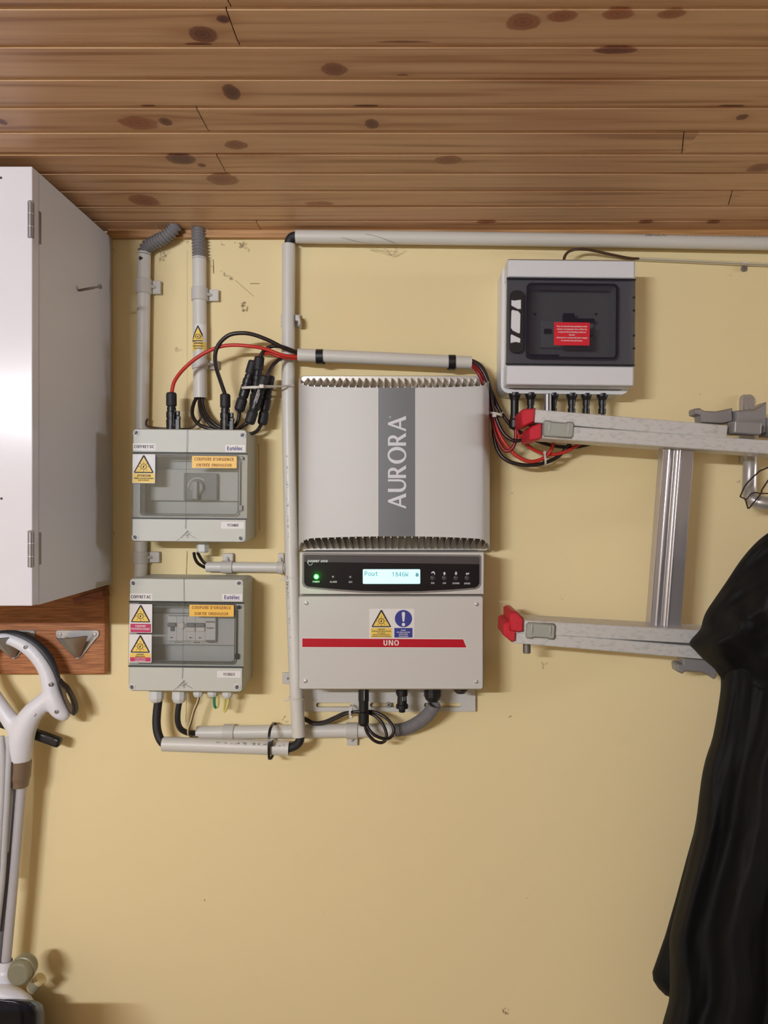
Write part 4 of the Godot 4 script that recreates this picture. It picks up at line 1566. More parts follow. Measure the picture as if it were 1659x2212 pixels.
# ---------------------------------------------------------------- the two grey boxes with clear doors
func grey_box(dc: bool) -> void:
	var uc := 409.3 if dc else 402.0
	var vc := 1049.0 if dc else 1372.0
	var w := 247.0 if dc else 247.0
	var h := 244.0
	var roll := -0.009 if dc else -0.011
	var zf := 0.088
	var k := S * (D - zf) / D
	var lab := "grey wall box lettered COFFRET DC with a rotary switch behind its clear door" if dc else "grey wall box lettered COFFRET AC with a row of breakers behind its clear door"
	var t := local_thing("distribution_box", lab, "fuse box", P(uc, vc, zf), roll)
	var L := func(u, v): return Vector2((u - uc) * k, (vc - v) * k).rotated(-roll)
	var hw := w / 2 * k
	var hh := h / 2 * k
	# the middle band where the clear door sits
	var yt: float = L.call(uc, 978.5 if dc else 1300.8).y
	var yb: float = L.call(uc, 1120.5 if dc else 1441.0).y
	var st := Shape.new()
	st.ring(rr(0, 0, 2 * hw - 0.003, 2 * hh - 0.003, 0.008, 4), rr(0, 0, 2 * hw - 0.010, 2 * hh - 0.010, 0.006, 4), -zf, -0.020)
	st.box(Vector3(0, 0, -zf + 0.002), Vector3(2 * hw - 0.008, 2 * hh - 0.008, 0.003))
	part(st, "body", M.grey_shell, t)
	# cover: two bands and the sunk frame between them
	var r := 8.0 * k
	st = Shape.new()
	var pl := PackedVector2Array([Vector2(-hw, yt)])
	for i in 6:
		var a := PI - PI / 2 * i / 5
		pl.append(Vector2(-hw + r + r * cos(a), hh - r + r * sin(a)))
	for i in 6:
		var a := PI / 2 - PI / 2 * i / 5
		pl.append(Vector2(hw - r + r * cos(a), hh - r + r * sin(a)))
	pl.append(Vector2(hw, yt))
	st.prism(pl, -0.024, 0.0, 0.0016)
	pl = PackedVector2Array([Vector2(hw, yb)])
	for i in 6:
		var a := -PI / 2 * i / 5
		pl.append(Vector2(hw - r + r * cos(a), -hh + r + r * sin(a)))
	for i in 6:
		var a := -PI / 2 - PI / 2 * i / 5
		pl.append(Vector2(-hw + r + r * cos(a), -hh + r + r * sin(a)))
	pl.append(Vector2(-hw, yb))
	st.prism(pl, -0.024, 0.0, 0.0016)
	# sunk frame round the opening
	var ym := (yt + yb) / 2
	var ow := 2 * hw - 34 * k
	var oh := (yt - yb) - 13 * k
	st.ring(rr(0, ym, 2 * hw, yt - yb, 0.0002, 4), rr(0, ym + 1 * k, ow, oh, 7 * k, 4), -0.024, -0.005)
	var cover := part(st, "cover", M.grey_shell, t)
	# rebated inner panel
	st = Shape.new()
	st.box(Vector3(0, ym, -0.052), Vector3(2 * hw - 0.012, yt - yb + 0.01, 0.004))
	st.box(Vector3(0.002, ym + 0.002, -0.045), Vector3(2 * hw - 0.03, (yt - yb) * 0.50, 0.012), 0.002, 1)
	part(st, "inner_panel", M.grey_inner, t)
	# dark seal that follows the opening
	st = Shape.new()
	for i in 2:
		var e := (4.0 - i * 7.0) * k
		st.ring(rr(0, ym + 1 * k, ow + e, oh + e, 8 * k, 5), rr(0, ym + 1 * k, ow + e - 3.6 * k, oh + e - 3.6 * k, 7 * k, 5), -0.0052, -0.0040)
	part(st, "door_seal", M.seal, t)
	# clear door
	st = Shape.new()
	st.prism(rr(0, ym, 2 * hw + 0.0015, yt - yb - 0.0012, 0.002, 3), -0.0036, 0.0006, 0.0004)
	var door := part(st, "clear_door", M.pane, t)
	st = Shape.new()
	for yy in [yt - 0.0007, yb + 0.0006]:
		st.box(Vector3(0, yy, -0.001), Vector3(2 * hw + 0.0012, 0.0016, 0.0034))
	part(st, "door_edge", M.seal, door)
	st = Shape.new()
	st.box(Vector3(hw - 15 * k, ym + 3 * k, -0.001), Vector3(2.4 * k, (yt - yb) * 0.74, 0.0022), 0.0004, 1)
	st.box(Vector3(hw - 13 * k, ym - (yt - yb) * 0.33, -0.0008), Vector3(8 * k, 12 * k, 0.003), 0.0006, 1)
	st.lathe(Vector3(hw - 11 * k, ym + (yt - yb) * 0.43, -0.002), Vector3(0, 0, 1), [[0, 4 * k], [0.0026, 4 * k], [0.003, 2.6 * k], [0.003, 0]], 14)
	part(st, "door_catch", M.seal if not dc else M.panel_rim, door)
	# corner screws
	var scr := [[294.7, 935], [524, 940], [292, 1160.5], [520.3, 1163]] if dc else [[288.3, 1259.6], [516.6, 1259.6], [285.2, 1484], [512.2, 1484]]
	var n := 0
	for q in scr:
		var c: Vector2 = L.call(q[0], q[1])
		st = Shape.new()
		st.lathe(Vector3(c.x, c.y, 0), Vector3(0, 0, 1), [[0, 7.2 * k], [0.0012, 7.0 * k], [0.0014, 5.6 * k], [0.0006, 5.2 * k], [0.0006, 0]], 20)
		var ca := part(st, "screw_cap", M.gland, cover)
		st = Shape.new()
		st.prism(circ(c.x, c.y, 4.4 * k, 16), 0.0006, 0.0009)
		part(st, "screw_head", M.screw_grey, cover)
		st = Shape.new()
		st.box(Vector3(c.x, c.y, 0.001), Vector3(1.6 * k, 8.6 * k, 0.0006), 0, 1, Basis(Vector3(0, 0, 1), [-0.7, -0.8, 0.7, 0.75][n] if dc else [0.4, 1.9, 0.3, -0.1][n]))
		part(st, "screw_slot", M.ink, cover)
		n += 1
	# embossed maker's mark on the lower band
	var o: Vector2 = L.call(404, 1157) if dc else L.call(396, 1481)
	st = Shape.new()
	for s in [[[-22, -12], [1, 10]], [[-12, -6], [2, 11]], [[0, 11], [0, -5]], [[3, 11], [3, -5]], [[3, 2], [9, 7]], [[4, 3], [20, -6]], [[-6, 0], [3, 1]]]:
		var a := o + Vector2(s[0][0], s[0][1]) * k
		var b := o + Vector2(s[1][0], s[1][1]) * k
		var dd := (b - a).normalized().orthogonal() * 0.45 * k
		st.prism(PackedVector2Array([a - dd, b - dd, b + dd, a + dd]), 0, 0.0004)
	part(st, "embossed_mark", M.panel_rim, cover)
	# stickers
	var label := func(u0, v0, u1, v1, m, z, called):
		var a: Vector2 = L.call(u0, v0)
		var b: Vector2 = L.call(u1, v1)
		var s2 := Shape.new()
		s2.prism(rr((a.x + b.x) / 2, (a.y + b.y) / 2, absf(b.x - a.x), absf(a.y - b.y), 1.2 * k, 2), z, z + 0.0004)
		return part(s2, called, m, t)
	var put := func(words, u, v, wd, hg, m, par, z):
		var c: Vector2 = L.call(u, v)
		text(words, Vector3(c.x, c.y, z), wd * k, hg * k, m, par)
	var zs := 0.0006
	var la: MeshInstance3D
	if dc:
		la = label.call(287.5, 957.5, 336.5, 973, M.sticker, 0.0, "name_label")
		put.call("COFFRET DC", 311.5, 964.8, 43.5, 6.6, M.ink, la, 0.0005)
		la = label.call(486.7, 961, 529.5, 976.5, M.sticker, 0.0, "maker_label")
		put.call("Eutélec", 507.5, 968.6, 33, 9, M.ink_blue, la, 0.0005)
		la = label.call(415, 985, 511.5, 1011.6, M.sign_yellow, zs, "emergency_label")
		put.call("COUPURE D'URGENCE", 462.8, 992, 85, 6.8, M.brown_ink, la, zs + 0.0005)
		put.call("ENTRÉE ONDULEUR", 463, 1004, 76, 7.6, M.brown_ink, la, zs + 0.0005)
		la = label.call(287, 981, 335.2, 1044, M.sticker, zs, "warning_sticker")
		var c: Vector2 = L.call(311, 1002.6)
		warning(la, Vector3(c.x, c.y, zs + 0.0004), 43 * k, 38.5 * k)
		var yl := Shape.new()
		var q: Vector2 = L.call(311, 1032.6)
		yl.prism(rr(q.x, q.y, 46.5 * k, 20.5 * k, 0.0003, 1), zs + 0.0004, zs + 0.0006)
		part(yl, "yellow_field", M.yellow, la)
		put.call("ATTENTION", 311.3, 1027.6, 29, 4.6, M.ink, la, zs + 0.0008)
		put.call("Câbles courant continu", 311, 1033, 42, 3.6, M.ink, la, zs + 0.0008)
		put.call("sous tension", 310.5, 1037, 23, 3.0, M.ink, la, zs + 0.0008)
		la = label.call(477.6, 1127, 527.5, 1142.4, M.sticker, 0.0, "number_label")
		put.call("113460", 503, 1134.4, 24, 6, M.ink, la, 0.0005)
		# rotary switch
		st = Shape.new()
		var sc: Vector2 = L.call(423, 1051)
		st.box(Vector3(sc.x, sc.y, -0.036), Vector3(74 * k, 60 * k, 0.014), 0.0015, 1)
		var sw := part(st, "rotary_switch", mat(c8(108, 110, 114), 0.5), t)
		var kc: Vector2 = L.call(416, 1052)
		st = Shape.new()
		st.lathe(Vector3(kc.x, kc.y, -0.030), Vector3(0, 0, 1), [[0, 17 * k], [0.006, 16 * k], [0.008, 13 * k], [0.008, 0]], 22)
		st.box(Vector3(kc.x - 1 * k, kc.y - 7 * k, -0.020), Vector3(13 * k, 40 * k, 0.010), 0.002, 2)
		part(st, "switch_knob", mat(c8(146, 148, 152), 0.45), sw)
		st = Shape.new()
		for i in 14:
			var a := PI * 0.25 + PI * 0.7 * i / 13
			var b := a + 0.16
			st.prism(PackedVector2Array([kc + Vector2(cos(a), sin(a)) * 20 * k, kc + Vector2(cos(b), sin(b)) * 20 * k, kc + Vector2(cos(b), sin(b)) * 21.6 * k, kc + Vector2(cos(a), sin(a)) * 21.6 * k]), -0.030, -0.0286)
		part(st, "dial_mark", M.sticker, sw)
		# gland under the box
		var gc: Vector2 = L.call(423.5, 1168)
		st = Shape.new()
		st.lathe(Vector3(gc.x, -hh + 0.002, -0.044), Vector3(0, -1, 0), [[0, 13 * k], [0.0065, 13 * k], [0.0068, 14 * k], [0.020, 13.6 * k], [0.0225, 11 * k], [0.0228, 8 * k], [0.02, 0]], 6, true)
		part(st, "cable_gland", M.gland, t)
	else:
		la = label.call(281, 1282, 329, 1296.6, M.sticker, 0.0, "name_label")
		put.call("COFFRET AC", 304.6, 1289.2, 43, 6.6, M.ink, la, 0.0005)
		la = label.call(480, 1283.2, 523.5, 1297.4, M.sticker, 0.0, "maker_label")
		put.call("Eutélec", 501.4, 1290.2, 33, 9, M.ink_blue, la, 0.0005)
		la = label.call(409.5, 1306, 505, 1332, M.sign_yellow, zs, "emergency_label")
		put.call("COUPURE D'URGENCE", 457, 1312.4, 84, 6.6, M.brown_ink, la, zs + 0.0005)
		put.call("SORTIE ONDULEUR", 457, 1325.6, 73, 6.4, M.brown_ink, la, zs + 0.0005)
		for e in [[1304.6, 1366.8, 0], [1370, 1431, 1]]:
			la = label.call(280.4 - e[2] * 0.6, e[0], 328.6 - e[2] * 1.0, e[1], M.sticker, zs, "warning_sticker")
			var c: Vector2 = L.call(304.4 - e[2] * 0.8, e[0] + 20.8)
			warning(la, Vector3(c.x, c.y, zs + 0.0004), 42 * k, 37.5 * k)
			var fld := [[51.8, 18.5, M.magenta]] if e[2] == 0 else [[45.6, 9.0, M.yellow], [54.8, 9.2, M.magenta]]
			for f in fld:
				var yl := Shape.new()
				var q: Vector2 = L.call(304.4 - e[2] * 0.8, e[0] + f[0] - (0.0 if e[2] == 0 else 0.6))
				yl.prism(rr(q.x, q.y, 44.5 * k, f[1] * k, 0.0003, 1), zs + 0.0004, zs + 0.0006)
				part(yl, "colour_field", f[2], la)
			if e[2] == 0:
				put.call("COUPURE", 304, 1352.2, 22, 4.4, M.sticker, la, zs + 0.0008)
				put.call("PHOTOVOLTAIQUE", 304, 1358.6, 40, 4.6, M.sticker, la, zs + 0.0008)
			else:
				put.call("Protection", 303.6, 1412.8, 15, 3.0, M.ink, la, zs + 0.0008)
				put.call("alimentation", 303.4, 1417.0, 21, 3.0, M.ink, la, zs + 0.0008)
				put.call("Coupure réseau", 303.4, 1422.8, 23, 2.8, M.sticker, la, zs + 0.0008)
				put.call("avant intervention", 303.4, 1426.4, 23, 2.8, M.sticker, la, zs + 0.0008)
		la = label.call(469.2, 1449, 520, 1464, M.sticker, 0.0, "number_label")
		put.call("113023", 494.6, 1456.4, 25, 6, M.ink, la, 0.0005)
		# row of breakers on the rail
		var zi := -0.030
		var kb := S * (D - zf - zi) / D
		var mods := [[350.6, 370.0, 0], [370.4, 391.8, 1], [392.2, 412.0, 2], [412.4, 433.4, 2], [433.8, 456.0, 3]]
		for q in mods:
			var a: Vector2 = L.call(q[0], 1336.5)
			var b: Vector2 = L.call(q[1], 1392.0)
			var cx := (a.x + b.x) / 2
			var wd := b.x - a.x
			st = Shape.new()
			st.box(Vector3(cx, (a.y + b.y) / 2, zi - 0.008), Vector3(wd, a.y - b.y, 0.016), 0.001, 1)
			var br := part(st, "breaker", M.gland, t)
			var yy: float = L.call(0, 1353.0).y
			st = Shape.new()
			if q[2] == 1:
				st.lathe(Vector3(cx, yy, zi), Vector3(0, 0, 1), [[0, 8.5 * k], [0.003, 8 * k], [0.004, 6 * k], [0.004, 0]], 20)
				part(st, "test_button", M.sticker, br)
			elif q[2] == 3:
				st.box(Vector3(cx, yy + 8.5 * k, zi), Vector3(wd * 0.86, 3.0 * k, 0.001))
				st.box(Vector3(cx, yy - 34 * k, zi), Vector3(wd * 0.9, 5.0 * k, 0.001))
				part(st, "print_field", M.panel_rim, br)
				text("Parafoudre", Vector3(cx, yy - 5 * k, zi + 0.0006), 15 * k, 3 * k, M.ink, br)
			else:
				st.box(Vector3(cx, yy + 1.5 * k, zi + 0.001), Vector3(wd * 0.96, 9 * k, 0.007), 0.0015, 1)
				part(st, "toggle", mat(c8(120, 122, 126), 0.5), br)
				st = Shape.new()
				st.box(Vector3(cx + 1 * k, yy - 8 * k, zi + 0.001), Vector3(wd * (0.42 if q[2] == 0 else 0.85), 9 * k, 0.005), 0.001, 1)
				part(st, "rocker", mat(c8(104, 106, 110), 0.5) if q[2] == 0 else M.sticker, br)
				st = Shape.new()
				st.prism(poly([[cx - 3 * k, yy - 25.5 * k], [cx - 3 * k, yy - 28.5 * k], [cx + 4 * k, yy - 27 * k]]), zi, zi + 0.0005)
				part(st, "print_mark", M.ink, br)
		for q in [[371, 19.0, "Interrupteur différentiel"], [412, 17.0, "Protection Onduleur"], [444.5, 17.0, "Parafoudre"]]:
			var c: Vector2 = L.call(q[0], 1396.6)
			st = Shape.new()
			st.box(Vector3(c.x, c.y, -0.0385), Vector3((q[1] + 6) * k, 6 * k, 0.0012))
			var sl := part(st, "strip_label", M.sticker, t)
			text(q[2], Vector3(c.x, c.y, -0.0376), q[1] * k, 2.6 * k, M.ink, sl)
		# glands under the box
		for q in [[341, 16.5, 1517.0], [390, 15.5, 1518.0], [431, 11.3, 1505.0], [462, 11.3, 1504.5], [494, 11.5, 1506.5]]:
			var gz := -0.040
			var gk := S * (D - zf - gz) / D
			var gx := 0.0
			# the pixel column is taken at the gland's own depth
			var off := P(q[0], 1500, zf + gz) - P(uc, vc, zf)
			gx = off.x + hh * -roll * -1.0
			st = Shape.new()
			var gr: float = q[1] * gk
			var gl: float = (q[2] - 1481.6) * gk + 0.003
			st.lathe(Vector3(gx, -hh + 0.003, gz), Vector3(0, -1, 0), [[0, gr * 0.95], [0.0045, gr * 0.95], [0.0048, gr], [gl * 0.75, gr], [gl * 0.93, gr * 0.82], [gl, gr * 0.62], [gl - 0.002, gr * 0.4], [gl - 0.003, 0]], 10, true)
			part(st, "cable_gland", M.gland, t)


# ---------------------------------------------------------------- the white box with the tinted door
func fuse_box_white() -> void:
	var uc := 1233.0
	var vc := 696.8
	var zf := 0.102
	var k := S * (D - zf) / D
	var roll := -0.011
	var t := local_thing("fuse_box", "white plastic fuse box with a dark tinted door and a small red notice", "fuse box", P(uc, vc, zf), roll)
	var L := func(u, v): return Vector2((u - uc) * k, (vc - v) * k).rotated(-roll)
	var hw := 138.6 * k
	var hh := 137.0 * k
	var yt: float = L.call(uc, 601.5).y
	var yb: float = L.call(uc, 788.5).y
	var st := Shape.new()
	st.ring(rr(-0.001, -0.004, 2 * hw + 0.006, 2 * hh + 0.008, 0.014, 5), rr(-0.001, -0.004, 2 * hw - 0.006, 2 * hh - 0.006, 0.010, 5), -zf, -0.036)
	st.box(Vector3(0, 0, -zf + 0.003), Vector3(2 * hw - 0.002, 2 * hh - 0.002, 0.004))
	part(st, "back_shell", M.fridge, t)
	st = Shape.new()
	var r := 5.0 * k
	var pl := PackedVector2Array([Vector2(-hw, yt)])
	for i in 5:
		var a := PI - PI / 2 * i / 4
		pl.append(Vector2(-hw + r + r * cos(a), hh - r + r * sin(a)))
	for i in 5:
		var a := PI / 2 - PI / 2 * i / 4
		pl.append(Vector2(hw - r + r * cos(a), hh - r + r * sin(a)))
	pl.append(Vector2(hw, yt))
	st.prism(pl, -0.036, 0.0, 0.003)
	pl = PackedVector2Array([Vector2(hw, yb)])
	for i in 5:
		var a := -PI / 2 * i / 4
		pl.append(Vector2(hw - r + r * cos(a), -hh + r + r * sin(a)))
	for i in 5:
		var a := -PI / 2 - PI / 2 * i / 4
		pl.append(Vector2(-hw + r + r * cos(a), -hh + r + r * sin(a)))
	pl.append(Vector2(-hw, yb))
	st.prism(pl, -0.036, 0.0, 0.003)
	var ym := (yt + yb) / 2
	var fa: Vector2 = L.call(1139, 613)
	var fb: Vector2 = L.call(1331, 775.5)
	var fc := (fa + fb) / 2
	st.ring(rr(0, ym, 2 * hw - 0.002, yt - yb, 0.0002, 5), rr(fc.x, fc.y, fb.x - fa.x, fa.y - fb.y, 8 * k, 5), -0.036, -0.008)
	part(st, "front_shell", M.fridge, t)
	# what shows through the tinted door
	st = Shape.new()
	st.box(Vector3(fc.x, fc.y, -0.046), Vector3(fb.x - fa.x + 0.012, fa.y - fb.y + 0.012, 0.006))
	var ip := part(st, "inner_panel", M.grey_inner, t)
	st = Shape.new()
	var c1: Vector2 = L.call(1235, 712)
	st.box(Vector3(c1.x, c1.y, -0.040), Vector3(118 * k, 62 * k, 0.012), 0.002, 1)
	part(st, "switch_body", M.gland, ip)
	st = Shape.new()
	for q in [[1236, 681, 24, 25, 0.012], [1270, 684, 46, 9, 0.008], [1190, 707, 15, 10, 0.006], [1280, 717, 22, 5, 0.004], [1176, 762, 80, 8, 0.002]]:
		var c: Vector2 = L.call(q[0], q[1])
		st.box(Vector3(c.x, c.y, -0.030), Vector3(q[2] * k, q[3] * k, q[4]), 0.001, 1)
	part(st, "switch_lever", M.black, ip)
	st = Shape.new()
	for u in [1165.0, 1302.0]:
		var c: Vector2 = L.call(u, 666)
		st.prism(poly([[c.x - 4 * k, c.y + 3 * k], [c.x, c.y - 4 * k], [c.x + 4 * k, c.y + 3 * k]]), -0.043, -0.0425)
	part(st, "arrow_mark", M.ink, ip)
	# tinted door
	st = Shape.new()
	st.prism(rr(0, ym, 2 * hw + 0.0015, yt - yb - 0.001, 0.003, 3), -0.0062, 0.0014, 0.0012)
	var door := part(st, "tinted_door", M.dark_pane, t)
	st = Shape.new()
	var ra: Vector2 = L.call(1137, 611.5)
	var rb: Vector2 = L.call(1333, 777)
	var rc := (ra + rb) / 2
	st.ring(rr(rc.x, rc.y, rb.x - ra.x, ra.y - rb.y, 11 * k, 6), rr(rc.x, rc.y, rb.x - ra.x - 9 * k, ra.y - rb.y - 9 * k, 7 * k, 6), 0.0008, 0.0026)
	part(st, "door_frame", M.navy, door)
	st = Shape.new()
	for yy in [yt - 0.0006, yb + 0.0008]:
		st.box(Vector3(0, yy, -0.002), Vector3(2 * hw + 0.001, 0.0018, 0.006))
	part(st, "door_edge", M.black, door)
	st = Shape.new()
	for v in [643.0, 671.0, 725.0, 753.0]:
		var c: Vector2 = L.call(1369, v)
		st.box(Vector3(c.x, c.y, 0.001), Vector3(5 * k, 4 * k, 0.003), 0.0006, 1)
	part(st, "door_hinge", M.black, door)
	# grip with its white latch
	st = Shape.new()
	var ga: Vector2 = L.call(1101.5, 628)
	var gb: Vector2 = L.call(1130.5, 763)
	var gc := (ga + gb) / 2
	st.prism(rr(gc.x, gc.y, gb.x - ga.x, ga.y - gb.y, 12 * k, 6), 0.0008, 0.0022, 0.0006, Transform3D(), true)
	var grip := part(st, "grip_recess", M.black, door)
	st = Shape.new()
	for pts in [[[1104, 649], [1110, 650], [1125, 648], [1125, 669], [1118, 669], [1104, 661]], [[1104, 673], [1106, 670], [1119, 673], [1124, 679], [1123, 720], [1120, 722], [1107, 715], [1103, 709]], [[1102.5, 724], [1105, 723], [1122, 731], [1124, 733], [1123, 742], [1113, 740], [1102, 742]]]:
		pl = PackedVector2Array()
		for e in pts:
			pl.append(L.call(e[0], e[1]))
		st.prism(pl, 0.002, 0.0040, 0.0008, Transform3D(), true)
	_sub(st, "latch", M.fridge, door)
	# red notice
	st = Shape.new()
	var na: Vector2 = L.call(1196.5, 696.5)
	var nb: Vector2 = L.call(1272.8, 747)
	var nc := (na + nb) / 2
	st.prism(rr(nc.x, nc.y, nb.x - na.x, na.y - nb.y, 0.0004, 2), 0.0015, 0.0019)
	var notice := part(st, "red_notice", M.red_sticker, t)
	var lines := [["Pour la sécurité des pompiers cette", 65.0], ["maison est équipée d'un coffret de", 64.0], ["coupure Photovoltaïque situé en", 60.0], ["façade.", 13.0], ["Actionner la commande pour couper", 67.0], ["le courant des panneaux.", 46.0]]
	for i in 6:
		var c: Vector2 = L.call(1235, 706.0 + i * 6.1)
		text(lines[i][0], Vector3(c.x, c.y, 0.0021), lines[i][1] * k, 4.2 * k, M.sticker, notice)
	# black glands underneath
	for q in [[1113.5, 928.0, 11.0], [1148, 893.0, 10.5], [1197, 893.0, 10.0], [1236.5, 893.0, 10.5], [1268, 893.0, 10.0], [1302.5, 893.0, 10.5]]:
		var z := 0.058
		var off := P(q[0], 0, z) - P(uc, vc, zf)
		var gk := S * (D - z) / D
		var y0 := -hh - 0.010
		var l: float = (EYE + (VV - q[1]) * gk - P(uc, vc, zf).y) * -1.0 + y0
		var gr: float = q[2] * gk
		st = Shape.new()
		var long := l > 0.05
		var pf := [[-0.004, gr * 1.15], [0.001, gr * 1.15], [0.004, gr * 1.0], [0.008, gr * 0.78], [l * 0.55, gr * 0.76], [l * 0.56, gr * 0.66], [l * 0.72, gr * 0.66], [l * 0.73, gr * 0.8], [l, gr * 0.8], [l, 0]]
		if long:
			pf = [[-0.004, gr * 1.15], [0.001, gr * 1.15], [0.005, gr * 0.95], [0.010, gr * 0.8], [l * 0.5, gr * 0.78], [l * 0.7, gr * 0.86], [l * 0.75, gr * 1.12], [l * 0.95, gr * 1.08], [l, gr * 0.7], [l, 0]]
		st.lathe(Vector3(off.x, y0, z - zf), Vector3(0, -1, 0), pf, 16)
		part(st, "cable_gland", M.black, t)


# ---------------------------------------------------------------- conduits, hoses and clips
# open plastic tube along a path, with its wall showing at both ends
func conduit(st: Shape, pts: PackedVector3Array, r: float) -> void:
	st.tube(pts, r, 24, false)
	var m := pts.size()
	for e in [[0, 1], [m - 1, m - 2]]:
		var a := pts[e[0]]
		var dir := (pts[e[1]] - a).normalized()
		st.lathe(a, dir, [[0.012, 0.0], [0.012, r - 0.0016], [0.0, r - 0.0016], [0.0, r]], 24)


func hose(st: Shape, pts: PackedVector3Array, r: float, pitch := 0.0042) -> void:
	var run := [0.0]
	for i in pts.size() - 1:
		run.append(run[i] + pts[i].distance_to(pts[i + 1]))
	var total: float = run[-1]
	var n := int(total / pitch) * 8
	var fine := PackedVector3Array()
	var rad := []
	var j := 0
	for i in n + 1:
		var s := total * i / n
		while j < run.size() - 2 and run[j + 1] < s:
			j += 1
		var f: float = (s - run[j]) / maxf(run[j + 1] - run[j], 1e-6)
		fine.append(pts[j].lerp(pts[j + 1], f))
		var w := cos(TAU * s / pitch)
		rad.append(r - 0.0013 + 0.0013 * clampf(w * 1.7, -1, 1))
	st.tube(fine, rad, 22, false)
	for e in [[0, 1], [n, n - 1]]:
		var a := fine[e[0]]
		st.lathe(a, fine[e[1]] - a, [[0.010, 0.0], [0.010, r - 0.003], [0.0, r - 0.003], [0.0, r - 0.001]], 20)


# pipe clip: a band round the pipe at (u, v), its foot on the wall towards (du, dv)
func clip(u: float, v: float, z: float, r: float, axis: Vector3, foot: Vector3, width: float, label: String, reach := 0.026, base := true) -> void:
	var c := P(u, v, z)
	var t := thing("pipe_clip", label, "pipe clip", Vector3(c.x, c.y, 0.0), "grey pipe clips on the yellow wall")
	var st := Shape.new()
	var w := width / 2
	st.lathe(c - axis * w, axis, [[0, r], [0, r + 0.0018], [0.0006, r + 0.0024], [width - 0.0006, r + 0.0024], [width, r + 0.0018], [width, r]], 24)
	part(st, "band", M.pvc_clip, t)
	if base:
		st = Shape.new()
		var side := foot.normalized()
		var m := c + side * (r + reach / 2)
		m.z = 0.005
		var bs := Basis(side, Vector3(0, 0, 1).cross(side), Vector3(0, 0, 1))
		st.box(m, Vector3(reach, width * 0.92, 0.010), 0.0012, 1, bs)
		part(st, "foot", M.pvc_clip, t)
		st = Shape.new()
		var l := c + side * (r + 0.0015)
		l.z = z - 0.001
		st.tube(PackedVector3Array([l - side * 0.009 + Vector3(0, 0, 0.005), l + Vector3(0, 0, 0.0025), l + side * 0.006 + Vector3(0, 0, -0.004), l + side * 0.009 + Vector3(0, 0, -0.011)]), [0.0018, 0.0026, 0.0026, 0.0018], 8)
		part(st, "latch", M.pvc_clip, t)


func tie(st: Shape, c: Vector3, axis: Vector3, ra: float, rb: float, width := 0.0035, pw := 1.0) -> void:
	var ax := axis.normalized()
	var s := ax.cross(Vector3(0, 0, 1)).normalized()
	var f := s.cross(ax)
	var pa := []
	for i in 32:
		var a := TAU * i / 32
		pa.append(c + s * signf(cos(a)) * pow(absf(cos(a)), pw) * ra + f * signf(sin(a)) * pow(absf(sin(a)), pw) * rb)
	for i in 32:
		var j := (i + 1) % 32
		var na: Vector3 = (pa[i] - c).normalized()
		var nb: Vector3 = (pa[j] - c).normalized()
		var h := ax * width / 2
		st.quad4(pa[i] - h + na * 0.0012, pa[j] - h + nb * 0.0012, pa[j] + h + nb * 0.0012, pa[i] + h + na * 0.0012, na, nb, nb, na)
		st.quad(pa[i] - h, pa[j] - h, pa[j] - h + nb * 0.0012, pa[i] - h + na * 0.0012, -ax)
		st.quad(pa[i] + h, pa[j] + h, pa[j] + h + nb * 0.0012, pa[i] + h + na * 0.0012, ax)


# rows of small printed dashes along a pipe
func print_dashes(o: Node3D, called: String, a: Vector3, b: Vector3, r: float, side: Vector3, sd: int, m: Material, size := 0.0022, density := 0.7) -> void:
	rng.seed = sd
	var st := Shape.new()
	var dir := (b - a).normalized()
	var nrm := side.normalized()
	var q := dir.cross(nrm).normalized()
	var s := 0.0
	var l := a.distance_to(b)
	while s < l:
		var w := rng.randf_range(0.3, 1.0) * size
		if rng.randf() < density:
			var c := a + dir * (s + w / 2)
			var hh := size * rng.randf_range(0.5, 1.0)
			for e in [-1.0, 0.0, 1.0]:
				if rng.randf() < 0.6:
					var cc: Vector3 = c + q * e * hh * 0.4
					var out: Vector3 = cc - a
					out = (cc - (a + dir * out.dot(dir)) + nrm * r).normalized()
					var p: Vector3 = a + dir * (s + w / 2) + out * (r + 0.0001)
					st.box(p, Vector3(w * 0.8, hh * 0.3, 0.0003), 0, 1, Basis(dir, out.cross(dir).normalized(), out))
		s += w + size * 0.35
	if st.v.size():
		part(st, called, m, o)


